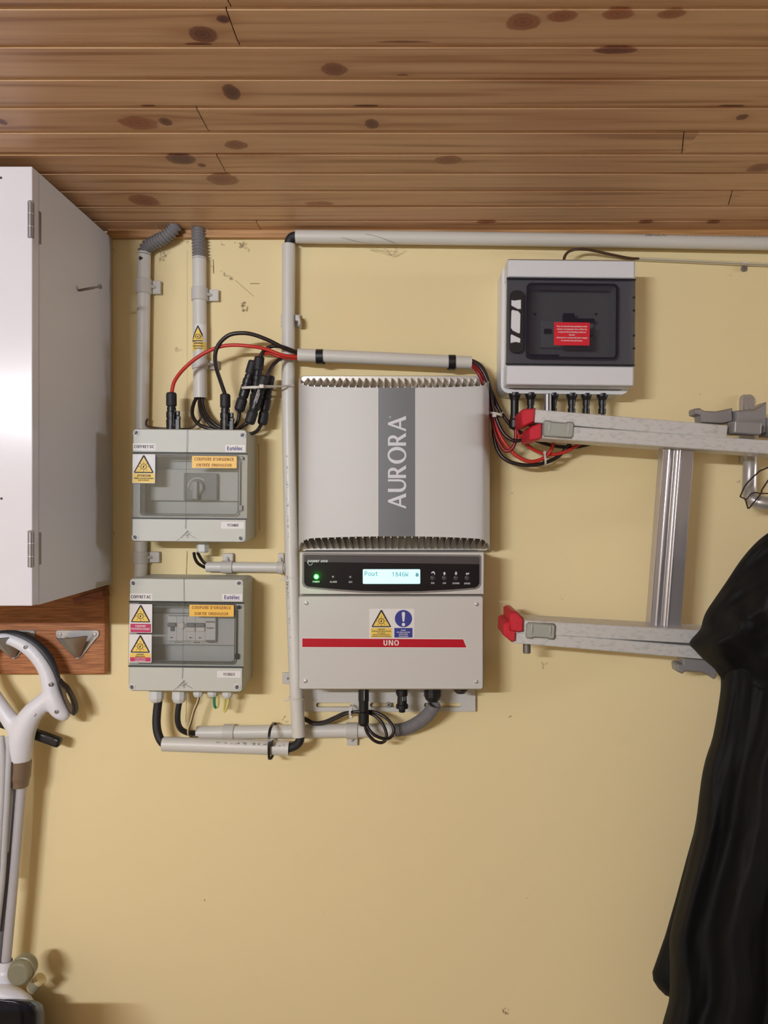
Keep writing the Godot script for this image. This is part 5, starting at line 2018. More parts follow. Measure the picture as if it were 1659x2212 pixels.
func conduits() -> void:
	# upright conduit nearest the cabinet
	var st := Shape.new()
	var t := thing("conduit", "long upright grey conduit nearest the white cabinet, passing behind both grey boxes", "conduit", P(304, 1270, 0.0), "grey plastic conduits")
	conduit(st, pp([[311.5, 545, 0.0145], [309, 760, 0.0135], [306, 1000, 0.013], [303.5, 1290, 0.013]], 4), 0.0114)
	part(st, "tube", M.pvc, t)
	st = Shape.new()
	var dp := P(308.5, 562, 0.0145)
	st.prism(poly([[dp.x - 0.0035, dp.y + 0.001], [dp.x - 0.001, dp.y + 0.0045], [dp.x + 0.0015, dp.y + 0.002], [dp.x + 0.004, dp.y + 0.0012], [dp.x + 0.003, dp.y - 0.002], [dp.x + 0.0005, dp.y - 0.0022], [dp.x - 0.001, dp.y - 0.004], [dp.x - 0.003, dp.y - 0.0022]]), 0.024, 0.0263, 0.0004)
	part(st, "dirt_spot", M.rust, t)
	st = Shape.new()
	hose(st, pp([[311.5, 550, 0.0145], [313, 541, 0.015], [320, 531, 0.018], [335, 523, 0.022], [352, 514, 0.026], [366, 504, 0.028], [375, 494, 0.029], [379, 486, 0.029]], 6), 0.0119, 0.0056)
	single(st, "corrugated_hose", M.hose, "frayed grey corrugated hose bending right into the ceiling above the conduit nearest the cabinet", "hose", "grey corrugated hoses")
	# second upright conduit with the warning sticker
	st = Shape.new()
	t = thing("conduit", "short upright grey conduit bearing a yellow warning sticker above the upper grey box", "conduit", P(432.5, 860, 0.0), "grey plastic conduits")
	conduit(st, pp([[430.5, 556, 0.0145], [431.5, 700, 0.0145], [432.8, 860, 0.016]], 4), 0.0121)
	part(st, "tube", M.pvc, t)
	# the sticker wraps the front of the tube
	var wrap := func(v0, v1, half, m, called, lift, par):
		var rows := []
		for i in 2:
			var rw := PackedVector3Array()
			for j in 13:
				var a: float = lerpf(-half, half, j / 12.0)
				var c := P(432, v0 if i == 0 else v1, 0.0145)
				rw.append(c + Vector3(sin(a), 0, cos(a)) * (0.0121 + lift))
			rows.append(rw)
		var s2 := Shape.new()
		s2.grid(rows, false, P(432, 730, 0.0145), true)
		return part(s2, called, m, par)
	var wk: MeshInstance3D = wrap.call(703, 761, 1.35, M.sticker, "warning_sticker", 0.0002, t)
	wrap.call(741, 760, 1.3, M.yellow, "yellow_field", 0.0004, wk)
	# triangle, bent with the tube
	for q in [[1.18, 0.0, M.ink, "pictogram_border", 0.0005], [0.86, 3.4, M.yellow, "pictogram_field", 0.0007]]:
		st = Shape.new()
		var rows := []
		for i in 9:
			var f := i / 8.0
			var rw := PackedVector3Array()
			for j in 9:
				var a: float = lerpf(-q[0], q[0], j / 8.0) * f
				var c := P(431.5, lerpf(705.0 + q[1] * 1.8, 740.0 - q[1] * 0.6, f), 0.0145)
				rw.append(c + Vector3(sin(a), 0, cos(a)) * (0.0121 + q[4]))
			rows.append(rw)
		st.grid(rows, false, P(432, 730, 0.0145), true)
		part(st, q[3], q[2], wk)
	st = Shape.new()
	var so := P(431.7, 730, 0.0145)
	so.z = 0.0276
	st.ring(circ(so.x, so.y, 0.0046, 18), circ(so.x, so.y, 0.0037, 18), so.z - 0.001, so.z - 0.0001)
	for i in 8:
		var a := TAU * i / 8
		var bs := Basis(Vector3(0, 0, 1), a)
		var c := so + bs * Vector3(0.0066, 0, 0)
		c.z -= 0.0009 + 0.0013 * absf(cos(a))
		st.box(c, Vector3(0.0020, 0.0006, 0.0008), 0, 1, bs)
	st.prism(poly([[so.x + 0.0008, so.y + 0.0026], [so.x - 0.0014, so.y - 0.0004], [so.x, so.y - 0.0002], [so.x - 0.0008, so.y - 0.0026], [so.x + 0.0014, so.y + 0.0004], [so.x, so.y + 0.0003]]), so.z - 0.001, so.z - 0.0001)
	part(st, "pictogram_sun", M.ink, wk)
	text("ATTENTION", P(432, 744.4, 0.0145) + Vector3(0, 0, 0.0129), 0.0155, 0.0026, M.ink, wk)
	text("Câbles courant continu", P(432, 750, 0.0145) + Vector3(0, 0, 0.0129), 0.0185, 0.0024, M.ink, wk)
	text("sous tension", P(432, 755, 0.0145) + Vector3(0, 0, 0.0129), 0.0145, 0.0022, M.ink, wk)
	st = Shape.new()
	hose(st, pp([[430.5, 560, 0.0145], [429.5, 530, 0.0145], [428.5, 505, 0.0145], [428, 488, 0.0145]], 6), 0.0124, 0.0056)
	single(st, "corrugated_hose", M.hose, "straight grey corrugated hose rising into the ceiling above the stickered conduit", "hose", "grey corrugated hoses")
	# tall conduit left of the inverter
	st = Shape.new()
	t = thing("conduit", "tall upright grey conduit running close along the left side of the inverter", "conduit", P(645, 1590, 0.03), "grey plastic conduits")
	conduit(st, pp([[623.5, 528, 0.020], [623, 700, 0.020], [623, 900, 0.022], [627.5, 1120, 0.030], [632.5, 1300, 0.040], [639, 1470, 0.052], [645.5, 1591, 0.056]], 5), 0.0116)
	part(st, "tube", M.pvc, t)
	print_dashes(t, "printed_dashes", P(622, 975, 0.026), P(626, 1165, 0.033), 0.0116, Vector3(-0.1, 0, 1), 5, M.pale_print, 0.0026, 0.4)
	print_dashes(t, "printed_dashes", P(625.5, 1237, 0.037), P(628, 1290, 0.040), 0.0116, Vector3(-0.3, 0, 1), 6, M.print_grey, 0.0034, 0.9)
	print_dashes(t, "printed_dashes", P(628, 1300, 0.040), P(634, 1440, 0.050), 0.0116, Vector3(-0.2, 0, 1), 7, M.pale_print, 0.0026, 0.4)
	# conduit along the ceiling
	st = Shape.new()
	t = thing("conduit", "long level grey conduit running just under the ceiling to the right edge", "conduit", P(1150, 530, 0.0), "grey plastic conduits")
	conduit(st, pp([[639, 511, 0.0245], [1000, 515, 0.0245], [1360, 520.5, 0.0245], [1659, 526, 0.0245], [2300, 534, 0.0245]], 4), 0.0117)
	part(st, "tube", M.pvc, t)
	print_dashes(t, "printed_dashes", P(1390, 515.5, 0.0245), P(1433, 516, 0.0245), 0.0117, Vector3(0, 0.25, 1), 9, M.print_grey, 0.0036, 0.95)
	print_dashes(t, "printed_dashes", P(1455, 516, 0.0245), P(1650, 519, 0.0245), 0.0117, Vector3(0, 0.25, 1), 10, M.pale_print, 0.0028, 0.5)
	# black cable showing at the corner of the two
	st = Shape.new()
	st.tube(pp([[624, 545, 0.020], [624.5, 525, 0.020], [629, 515, 0.022], [638, 511, 0.0245], [660, 511, 0.0245]], 8), 0.0085, 14)
	single(st, "cable", M.black_soft, "black cable bridging the corner between the tall conduit and the one under the ceiling", "cable")
	# conduit over the inverter, with two black straps
	st = Shape.new()
	t = thing("conduit", "short sloping grey conduit with two black straps just above the inverter", "conduit", P(830, 795, 0.0), "grey plastic conduits")
	conduit(st, pp([[643.5, 766.5, 0.050], [830, 774.5, 0.046], [1018.5, 783.5, 0.044]], 4), px(13.7, 0.047))
	part(st, "tube", M.pvc, t)
	for q in [[690.5, 770, 0.049], [976, 782, 0.0445]]:
		st = Shape.new()
		var c := P(q[0], q[1], q[2])
		var rows := []
		for e in 2:
			var rw := PackedVector3Array()
			for i in 25:
				var a := TAU * i / 24
				var rd := px(15.6, 0.047)
				var dz := sin(a) * rd
				if dz < 0:
					dz *= 3.0
				rw.append(c + Vector3((e - 0.5) * px(15.0, 0.047), cos(a) * rd, dz))
			rows.append(rw)
		st.grid(rows, false, c, true)
		rows = [rows[0].duplicate(), rows[0].duplicate(), rows[1].duplicate(), rows[1].duplicate()]
		for i in 25:
			rows[0][i] = c + (rows[1][i] - c) * Vector3(1, 0.88, 0.88)
			rows[3][i] = c + (rows[2][i] - c) * Vector3(1, 0.88, 0.88)
		st.grid([rows[0], rows[1]], false, c, true)
		st.grid([rows[2], rows[3]], false, c, true)
		part(st, "strap", M.black, t)
	# stub between the upper grey box and the tall conduit
	st = Shape.new()
	t = thing("conduit", "short level grey conduit between the upper grey box and the tall conduit", "conduit", P(530, 1236, 0.0), "grey plastic conduits")
	conduit(st, pp([[446, 1224.5, 0.0135], [530, 1225, 0.0135], [616, 1226, 0.0135]], 3), 0.0090)
	part(st, "tube", M.pvc, t)
	# the two at the bottom
	st = Shape.new()
	t = thing("conduit", "lower front grey conduit tied under the lower grey box, open at its right end", "conduit", P(488, 1625, 0.03), "grey plastic conduits")
	conduit(st, pp([[352, 1607, 0.052], [488, 1611.5, 0.052], [624.5, 1616.5, 0.052]], 3), px(15.4, 0.052))
	part(st, "tube", M.pvc, t)
	print_dashes(t, "printed_dashes", P(470, 1604, 0.052), P(614, 1610, 0.052), px(15.4, 0.052), Vector3(0, 0.35, 1), 12, M.print_grey, 0.0036, 0.45)
	st = Shape.new()
	t = thing("conduit", "level grey conduit on the wall behind the lower front one, leading to the corrugated hose", "conduit", P(640, 1595, 0.0), "grey plastic conduits")
	conduit(st, pp([[425.5, 1583, 0.0145], [640, 1580, 0.0145], [852, 1577, 0.0145]], 3), 0.0118)
	part(st, "tube", M.pvc, t)
	st = Shape.new()
	hose(st, pp([[846, 1577.5, 0.0150], [862, 1577, 0.018], [884, 1571, 0.026], [906, 1559, 0.040], [924, 1544, 0.054], [935, 1529, 0.063], [938, 1521, 0.066]], 6), 0.0116, 0.0044)
	single(st, "corrugated_hose", M.hose, "curved grey corrugated hose from the bottom conduit up to the inverter gland", "hose", "grey corrugated hoses")

	# clips
	var ud := Vector3(0, 1, 0)
	var lr := Vector3(1, 0, 0)
	clip(310.5, 619, 0.0142, 0.0114, ud, Vector3(1, 0, 0), px(31), "upper pipe clip on the conduit nearest the white cabinet", 0.017)
	clip(304.5, 1204, 0.013, 0.0114, ud, Vector3(1, 0, 0), px(25), "pipe clip on the conduit between the two grey boxes", 0.020)
	clip(431.3, 636, 0.0145, 0.0121, ud, Vector3(1, 0, 0), px(27), "pipe clip on the stickered conduit, above its sticker", 0.020)
	clip(432.4, 787, 0.0152, 0.0121, ud, Vector3(1, 0, 0), px(20), "pipe clip on the stickered conduit, below its sticker", 0.019)
	clip(491, 1225, 0.0135, 0.0090, lr, Vector3(0, 1, 0), px(24), "pipe clip in the middle of the short conduit beside the upper grey box", 0.015)
	clip(606, 1226, 0.0135, 0.0090, lr, Vector3(0, 1, 0), px(14), "pipe clip at the end of the short conduit where it meets the tall one", 0.016)
	clip(495, 1582, 0.0145, 0.0118, lr, Vector3(0, 1, 0), px(23), "pipe clip on the bottom conduit left of the black zip tie", 0.004, false)
	clip(760.5, 1578.5, 0.0145, 0.0118, lr, Vector3(0, -1, 0), px(25), "pipe clip on the bottom conduit right of the tall one", 0.016)
	# open hook clip behind the tall conduit and a bare one lower down
	t = thing("pipe_clip", "open hook clip half hidden behind the top of the tall conduit", "pipe clip", P(630, 705, 0.0), "grey pipe clips on the yellow wall")
	st = Shape.new()
	st.box(P(628, 693, 0.005), Vector3(px(42), px(26), 0.008), 0.001, 1)
	part(st, "foot", M.pvc_clip, t)
	st = Shape.new()
	var c0 := P(644, 694, 0.016)
	st.prism(poly([[c0.x - 0.004, c0.y + 0.010], [c0.x + 0.002, c0.y + 0.009], [c0.x + 0.005, c0.y + 0.003], [c0.x + 0.0055, c0.y - 0.008], [c0.x + 0.002, c0.y - 0.011], [c0.x + 0.001, c0.y - 0.002], [c0.x - 0.004, c0.y - 0.001]]), 0.004, 0.026, 0.001)
	part(st, "jaw", M.pvc_clip, t)
	t = thing("pipe_clip", "bare square clip foot on the wall beside the tall conduit, near the lower grey box", "pipe clip", P(620, 1478, 0.0), "grey pipe clips on the yellow wall")
	st = Shape.new()
	st.box(P(619, 1464.5, 0.003), Vector3(px(18), px(24), 0.006), 0.0008, 1)
	part(st, "foot", M.pvc_clip, t)
	st = Shape.new()
	st.box(P(621.5, 1465.5, 0.0065), Vector3(px(3), px(5), 0.003), 0.0006, 1)
	part(st, "latch", M.steel_dark, t)
	# ties round the tall and bottom conduits
	st = Shape.new()
	tie(st, P(630.5, 1247, 0.036), Vector3(0.12, 1, 0), 0.0125, 0.0125, 0.004)
	st.box(P(617, 1249, 0.040), Vector3(0.007, 0.006, 0.005), 0.001, 1)
	st.box(P(610, 1253, 0.040), Vector3(0.010, 0.003, 0.0015), 0.0005, 1, Basis(Vector3(0, 0, 1), 0.4))
	single(st, "zip_tie", M.tie, "pale zip tie round the tall conduit beside the inverter display", "zip tie", "zip ties")
	st = Shape.new()
	tie(st, P(641, 1508, 0.053), Vector3(0.06, 1, 0), 0.0122, 0.0122, 0.004)
	st.box(P(627.5, 1509, 0.055), Vector3(0.006, 0.006, 0.005), 0.001, 1)
	st.box(P(620, 1512.5, 0.055), Vector3(0.010, 0.003, 0.0015), 0.0005, 1, Basis(Vector3(0, 0, 1), 0.35))
	single(st, "zip_tie", M.tie, "pale zip tie round the tall conduit at the lower corner of the inverter", "zip tie", "zip ties")
	st = Shape.new()
	tie(st, P(588, 1600, 0.036), Vector3(1, 0.0, 0), px(33.5, 0.045), 0.0325, 0.0045, 0.55)
	st.box(P(585, 1607, 0.070), Vector3(0.007, 0.0075, 0.005), 0.0012, 1)
	st.box(P(589, 1600, 0.069), Vector3(0.004, 0.002, 0.002), 0.0004, 1, Basis(Vector3(0, 0, 1), 0.3))
	single(st, "zip_tie", M.cable_black, "black zip tie binding the two bottom conduits together", "zip tie", "zip ties")


# ---------------------------------------------------------------- plugs and cables
# solar plug pair: from a (cable end) to b
func plug(t: Node3D, a: Vector3, b: Vector3, r: float, long := false) -> void:
	var l := a.distance_to(b)
	var st := Shape.new()
	var cap := 0.024
	st.lathe(a, b - a, [[0, 0.004], [0.0005, r * 0.8], [0.003, r], [cap - 0.002, r], [cap, r * 0.92], [cap, r * 0.7], [cap + 0.003, r * 0.7]], 14)
	part(st, "end_nut", M.black_soft, t)
	st = Shape.new()
	var e := l - (cap if long else 0.0)
	st.lathe(a, b - a, [[cap + 0.002, 0], [cap + 0.002, r * 0.86], [cap + 0.009, r * 0.86], [cap + 0.010, r], [e * 0.62, r], [e * 0.63, r * 0.9], [e * 0.66, r * 0.9], [e * 0.67, r * 1.02], [e - 0.003, r * 0.98], [e - 0.001, r * 0.8], [e, 0]], 14)
	part(st, "shell", M.black, t)
	if long:
		st = Shape.new()
		st.lathe(b, a - b, [[0, 0.004], [0.0005, r * 0.8], [0.004, r * 1.05], [cap - 0.003, r * 1.05], [cap, r * 0.85], [cap + 0.004, r * 0.85]], 14)
		part(st, "end_nut", M.black_soft, t)


func cables_left() -> void:
	var zc := 0.050
	# plugs on top of the upper grey box
	var names := ["black solar plug with the red cable on top of the upper grey box", "black solar plug with the looping black cable on top of the upper grey box"]
	for i in 2:
		var u: float = [370.3, 486.5][i]
		var a := P(u, [847.5, 850.5][i], zc)
		var b := P(u + 0.5, 936, zc)
		var t := thing("cable_plug", names[i], "plug", b, "black solar plugs")
		plug(t, a, b, px(11.2, zc))
		var st := Shape.new()
		for e in [[14.5, 893, 6, 10], [15.5, 903, 7, 8], [14.0, 921, 9, 30]]:
			st.box(P(u + e[0], e[1] + i * 4, zc), Vector3(px(e[2]), px(e[3]), 0.008), 0.001, 1)
		part(st, "clip_arm", M.black, t)
		st = Shape.new()
		for e in [[-5, 905, 1.6, 30], [-0.5, 905, 2.4, 26], [4, 908, 1.2, 24]]:
			st.box(P(u + e[0], e[1], zc + px(10.9, zc)) - Vector3(0, 0, absf(e[0]) * 0.00016), Vector3(px(e[2] * 0.6), px(e[3]), 0.0006))
		for e in [[-8, 888], [7.5, 888], [-8, 918], [7.5, 918]]:
			st.box(P(u + e[0], e[1], zc + px(7.4, zc)), Vector3(0.0012, 0.004, 0.0006), 0, 1, Basis(Vector3(0, 1, 0), signf(e[0]) * 0.8))
		part(st, "printed_mark", M.print_grey, t)
	var st := Shape.new()
	st.tube(pp([[656, 771, 0.052], [643, 770.5, 0.0545], [610, 767, 0.062], [574, 754, 0.066], [542, 748, 0.07], [501, 745.5, 0.07], [469, 751, 0.068], [431, 769, 0.065], [398, 796, 0.06], [377, 824, 0.054], [370.5, 851, zc]], 8), px(4.0, 0.06), 12)
	single(st, "cable", M.cable_red, "bright red cable arching from the sloping conduit to the leftmost solar plug", "cable", "cables left of the inverter")
	st = Shape.new()
	st.tube(pp([[656, 763, 0.051], [643, 762, 0.0545], [612, 751, 0.066], [580, 735, 0.072], [548, 723, 0.076], [522, 719.5, 0.078], [495, 724, 0.078], [474, 742, 0.074], [465, 765, 0.07], [467, 793, 0.064], [476, 822, 0.056], [486.5, 853, zc]], 8), px(4.4, 0.065), 12)
	single(st, "cable", M.cable_black, "black cable in the tallest loop, down to the right plug on the upper box", "cable", "cables left of the inverter")
	# the bundle of four plugs tied beside the tall conduit
	var pl := [[[548, 779, 0.040], [516, 889, 0.040], 11.0, "leftmost tilted black solar plug in the zip tied bundle"], [[561, 769, 0.046], [549, 880, 0.030], 11.0, "topmost black solar plug in the zip tied bundle"], [[573, 811, 0.062], [538, 916, 0.058], 11.0, "front tilted black solar plug with pale printing in the zip tied bundle"], [[584, 811, 0.040], [566, 918, 0.038], 10.5, "rightmost black solar plug in the zip tied bundle, next to the tall conduit"]]
	for q in pl:
		var a := P(q[0][0], q[0][1], q[0][2])
		var b := P(q[1][0], q[1][1], q[1][2])
		var t := thing("cable_plug", q[3], "plug", b, "black solar plugs")
		plug(t, a, b, px(q[2], 0.05), true)
		if q[0][0] == 573:
			st = Shape.new()
			var d := (b - a).normalized()
			var bs := Basis(d, Vector3(0, 0, 1).cross(d), Vector3(0, 0, 1))
			for e in [[0.42, -0.002, 0.026], [0.42, 0.0004, 0.020], [0.47, 0.0026, 0.018]]:
				st.box(a.lerp(b, e[0]) + bs.y * e[1] + Vector3(0, 0, px(10.9, 0.05)), Vector3(e[2], 0.0006, 0.0006), 0, 1, bs)
			part(st, "printed_mark", M.sticker, t)
	st = Shape.new()
	st.tube(pp([[656, 762, 0.046], [643, 761, 0.0475], [612, 750, 0.058], [590, 747.5, 0.056], [574, 754, 0.052], [565, 765, 0.048], [561, 776, 0.046]], 8), px(4.2, 0.05), 12)
	single(st, "cable", M.cable_black, "short black cable from the sloping conduit into the topmost bundled plug", "cable", "cables left of the inverter")
	st = Shape.new()
	st.tube(pp([[656, 774, 0.048], [643, 774.5, 0.049], [608, 771, 0.054], [588, 764, 0.052], [575, 762, 0.048], [566, 766, 0.044], [554, 776, 0.041], [547, 786, 0.040]], 8), px(4.0, 0.05), 12)
	single(st, "cable", M.cable_red, "second red cable, beneath the bright one, from the sloping conduit into the bundle", "cable", "cables left of the inverter")
	st = Shape.new()
	st.tube(pp([[656, 769, 0.045], [643, 769, 0.0455], [612, 772, 0.052], [594, 784, 0.056], [583, 800, 0.060], [575, 820, 0.062]], 8), px(4.0, 0.05), 12)
	single(st, "cable", M.cable_black, "black cable dropping into the front tilted plug of the bundle", "cable", "cables left of the inverter")
	st = Shape.new()
	tie(st, P(557, 837, 0.046), Vector3(-0.03, 1, 0.13), px(33, 0.05), 0.030, 0.0042)
	st.box(P(565, 834.5, 0.0795), Vector3(0.0078, 0.0068, 0.005), 0.0015, 2)
	st.tube(PackedVector3Array([P(560, 834, 0.078), P(606, 834.5, 0.052), P(622, 833.5, 0.036), P(634, 832.5, 0.032)]), 0.0017, 8)
	single(st, "zip_tie", M.tie, "long pale zip tie binding the black plugs to the tall conduit", "zip tie", "zip ties")
	# cables out of the stickered conduit
	var black := [
		[[[428, 855, 0.016], [420, 868, 0.02], [415, 888, 0.026], [419, 905, 0.032], [433, 919, 0.036], [455, 926, 0.038], [478, 929, 0.036], [500, 926, 0.034], [513, 912, 0.036], [517, 894, 0.038], [516, 886, 0.040]], "leftmost thin black cable curling from the stickered conduit to the tilted plugs"],
		[[[432, 855, 0.018], [431, 872, 0.022], [436, 893, 0.028], [449, 912, 0.034], [466, 924, 0.036], [490, 930, 0.040], [511, 928, 0.048], [526, 919, 0.056], [537, 912, 0.058]], "middle black cable sweeping from the stickered conduit to the front tilted plug"],
		[[[437, 855, 0.016], [438, 872, 0.018], [445, 893, 0.022], [458, 910, 0.026], [478, 924, 0.028], [510, 934, 0.028], [540, 937, 0.030], [556, 930, 0.034], [566, 914, 0.038]], "lowest black cable sweeping behind the plugs to the rightmost bundled plug"]]
	for q in black:
		st = Shape.new()
		st.tube(pp(q[0], 8), px(4.0, 0.03), 10)
		single(st, "cable", M.cable_black, q[1], "cable", "cables left of the inverter")
	st = Shape.new()
	st.tube(pp([[319, 905, 0.018], [315.5, 913, 0.02], [320, 921, 0.022], [345, 925, 0.024], [385, 927, 0.022], [410, 925, 0.020], [427, 913, 0.019], [434, 900, 0.018], [436, 880, 0.017], [435, 850, 0.016]], 8), px(2.4), 8)
	single(st, "cable", M.brown_wire, "thin brown earth wire behind the leftmost solar plug on the upper grey box", "cable", "cables left of the inverter")
	# two cables under the upper box, into the short conduit
	for q in [[[[419, 1194, 0.042], [421, 1205, 0.038], [427, 1216, 0.028], [437, 1223, 0.019], [446, 1226, 0.0135], [462, 1226, 0.0135]], "left black cable from the upper grey box gland into the short conduit"], [[[427, 1194, 0.042], [432, 1203, 0.036], [438, 1212, 0.026], [446, 1218.5, 0.0145], [462, 1221, 0.0135]], "right black cable from the upper grey box gland into the short conduit"]]:
		st = Shape.new()
		st.tube(pp(q[0], 8), px(3.4), 10)
		single(st, "cable", M.cable_black, q[1], "cable", "cables left of the inverter")


func cables_right() -> void:
	var L := [
		[[[1007, 779, 0.043], [1018, 778.5, 0.044], [1040, 792, 0.05], [1054, 822, 0.05], [1064, 868, 0.046], [1066, 905, 0.044], [1067, 940, 0.044], [1076, 974, 0.046], [1096, 995, 0.05], [1130, 1004.5, 0.052], [1164, 1003, 0.052], [1198, 991, 0.05], [1222, 970, 0.05], [1236, 945, 0.054], [1237, 890, 0.058]], 4.2, 0, "lowest black cable of the swag under the white fuse box"],
		[[[1007, 780, 0.047], [1018, 780, 0.0485], [1040, 797, 0.056], [1056, 832, 0.058], [1064, 872, 0.058], [1070, 898, 0.058], [1085, 932, 0.062], [1103, 949, 0.066], [1120, 952, 0.066], [1138, 945, 0.064], [1147, 925, 0.06], [1148, 890, 0.058]], 4.0, 2, "upper black cable of the swag, curving up behind the red end caps"],
		[[[1007, 786, 0.046], [1018, 787, 0.047], [1036, 802, 0.05], [1050, 832, 0.05], [1060, 872, 0.05], [1068, 905, 0.05], [1078, 935, 0.05], [1094, 962, 0.052], [1118, 986, 0.054], [1146, 997, 0.056], [1174, 990, 0.056], [1190, 973, 0.056], [1197, 945, 0.057], [1197, 890, 0.058]], 4.0, 1, "lower red cable of the swag under the white fuse box"],
		[[[1007, 788.5, 0.044], [1018, 789.5, 0.0465], [1033, 806, 0.058], [1047, 838, 0.056], [1058, 880, 0.054], [1067, 925, 0.05], [1079, 958, 0.05], [1093, 974, 0.052], [1106, 969, 0.056], [1114, 950, 0.058], [1114, 922, 0.058]], 4.0, 3, "short dark red cable hooking up into the leftmost gland of the white fuse box"],
		[[[1113, 922, 0.058], [1119, 938, 0.058], [1134, 957, 0.056], [1156, 973, 0.054], [1186, 982, 0.052], [1215, 978, 0.052], [1240, 966, 0.052], [1262, 950, 0.055], [1268, 920, 0.058], [1268, 890, 0.058]], 3.8, 1, "upper red cable of the swag, from the leftmost gland towards the right"],
		[[[1007, 783.5, 0.040], [1018, 784, 0.040], [1045, 802, 0.042], [1060, 842, 0.042], [1076, 880, 0.044], [1093, 906, 0.05], [1108, 924, 0.056], [1124, 934, 0.054], [1150, 948, 0.05], [1182, 960, 0.046], [1220, 966, 0.046], [1256, 964, 0.046], [1290, 950, 0.05], [1302, 920, 0.056], [1302.5, 890, 0.058]], 4.0, 2, "dark cable running slantwise behind the leftmost gland and the ladder"]]
	for q in L:
		var st := Shape.new()
		st.tube(pp(q[0], 8), px(q[1], 0.05), 10)
		single(st, "cable", [M.cable_black, M.cable_red, M.cable_dark, M.cable_maroon][q[2]], q[3], "cable", "cables under the white fuse box")
	var st := Shape.new()
	tie(st, P(1070, 896, 0.050), Vector3(0.25, 1, 0), px(14, 0.05), 0.017, 0.0035)
	st.box(P(1068, 897.5, 0.0685), Vector3(0.0075, 0.006, 0.004), 0.0012, 1)
	st.tube(PackedVector3Array([P(1070, 897, 0.067), P(1080, 893.5, 0.062), P(1087, 891.5, 0.054)]), 0.0014, 6)
	single(st, "zip_tie", M.tie, "white zip tie round the cable bundle right of the inverter", "zip tie", "zip ties")
	st = Shape.new()
	tie(st, P(1176, 991, 0.0535), Vector3(1, 0.1, 0), px(14, 0.05), 0.008, 0.0034)
	st.box(P(1177, 978, 0.058), Vector3(0.0045, 0.006, 0.004), 0.001, 1)
	single(st, "zip_tie", M.tie, "cream zip tie round the lowest bend of the red and black cables", "zip tie", "zip ties")
	# black cable over the top of the white box
	st = Shape.new()
	st.tube(pp([[1217, 566, 0.055], [1221, 552, 0.050], [1230, 543, 0.044], [1246, 538.5, 0.036], [1268, 539, 0.030], [1298, 545, 0.022], [1330, 552, 0.013], [1358, 557.5, 0.009], [1380, 559.5, 0.006]], 8), px(3.0), 10)
	single(st, "cable", M.brown_wire, "dark cable arching over the top of the white fuse box into the thin duct", "cable")


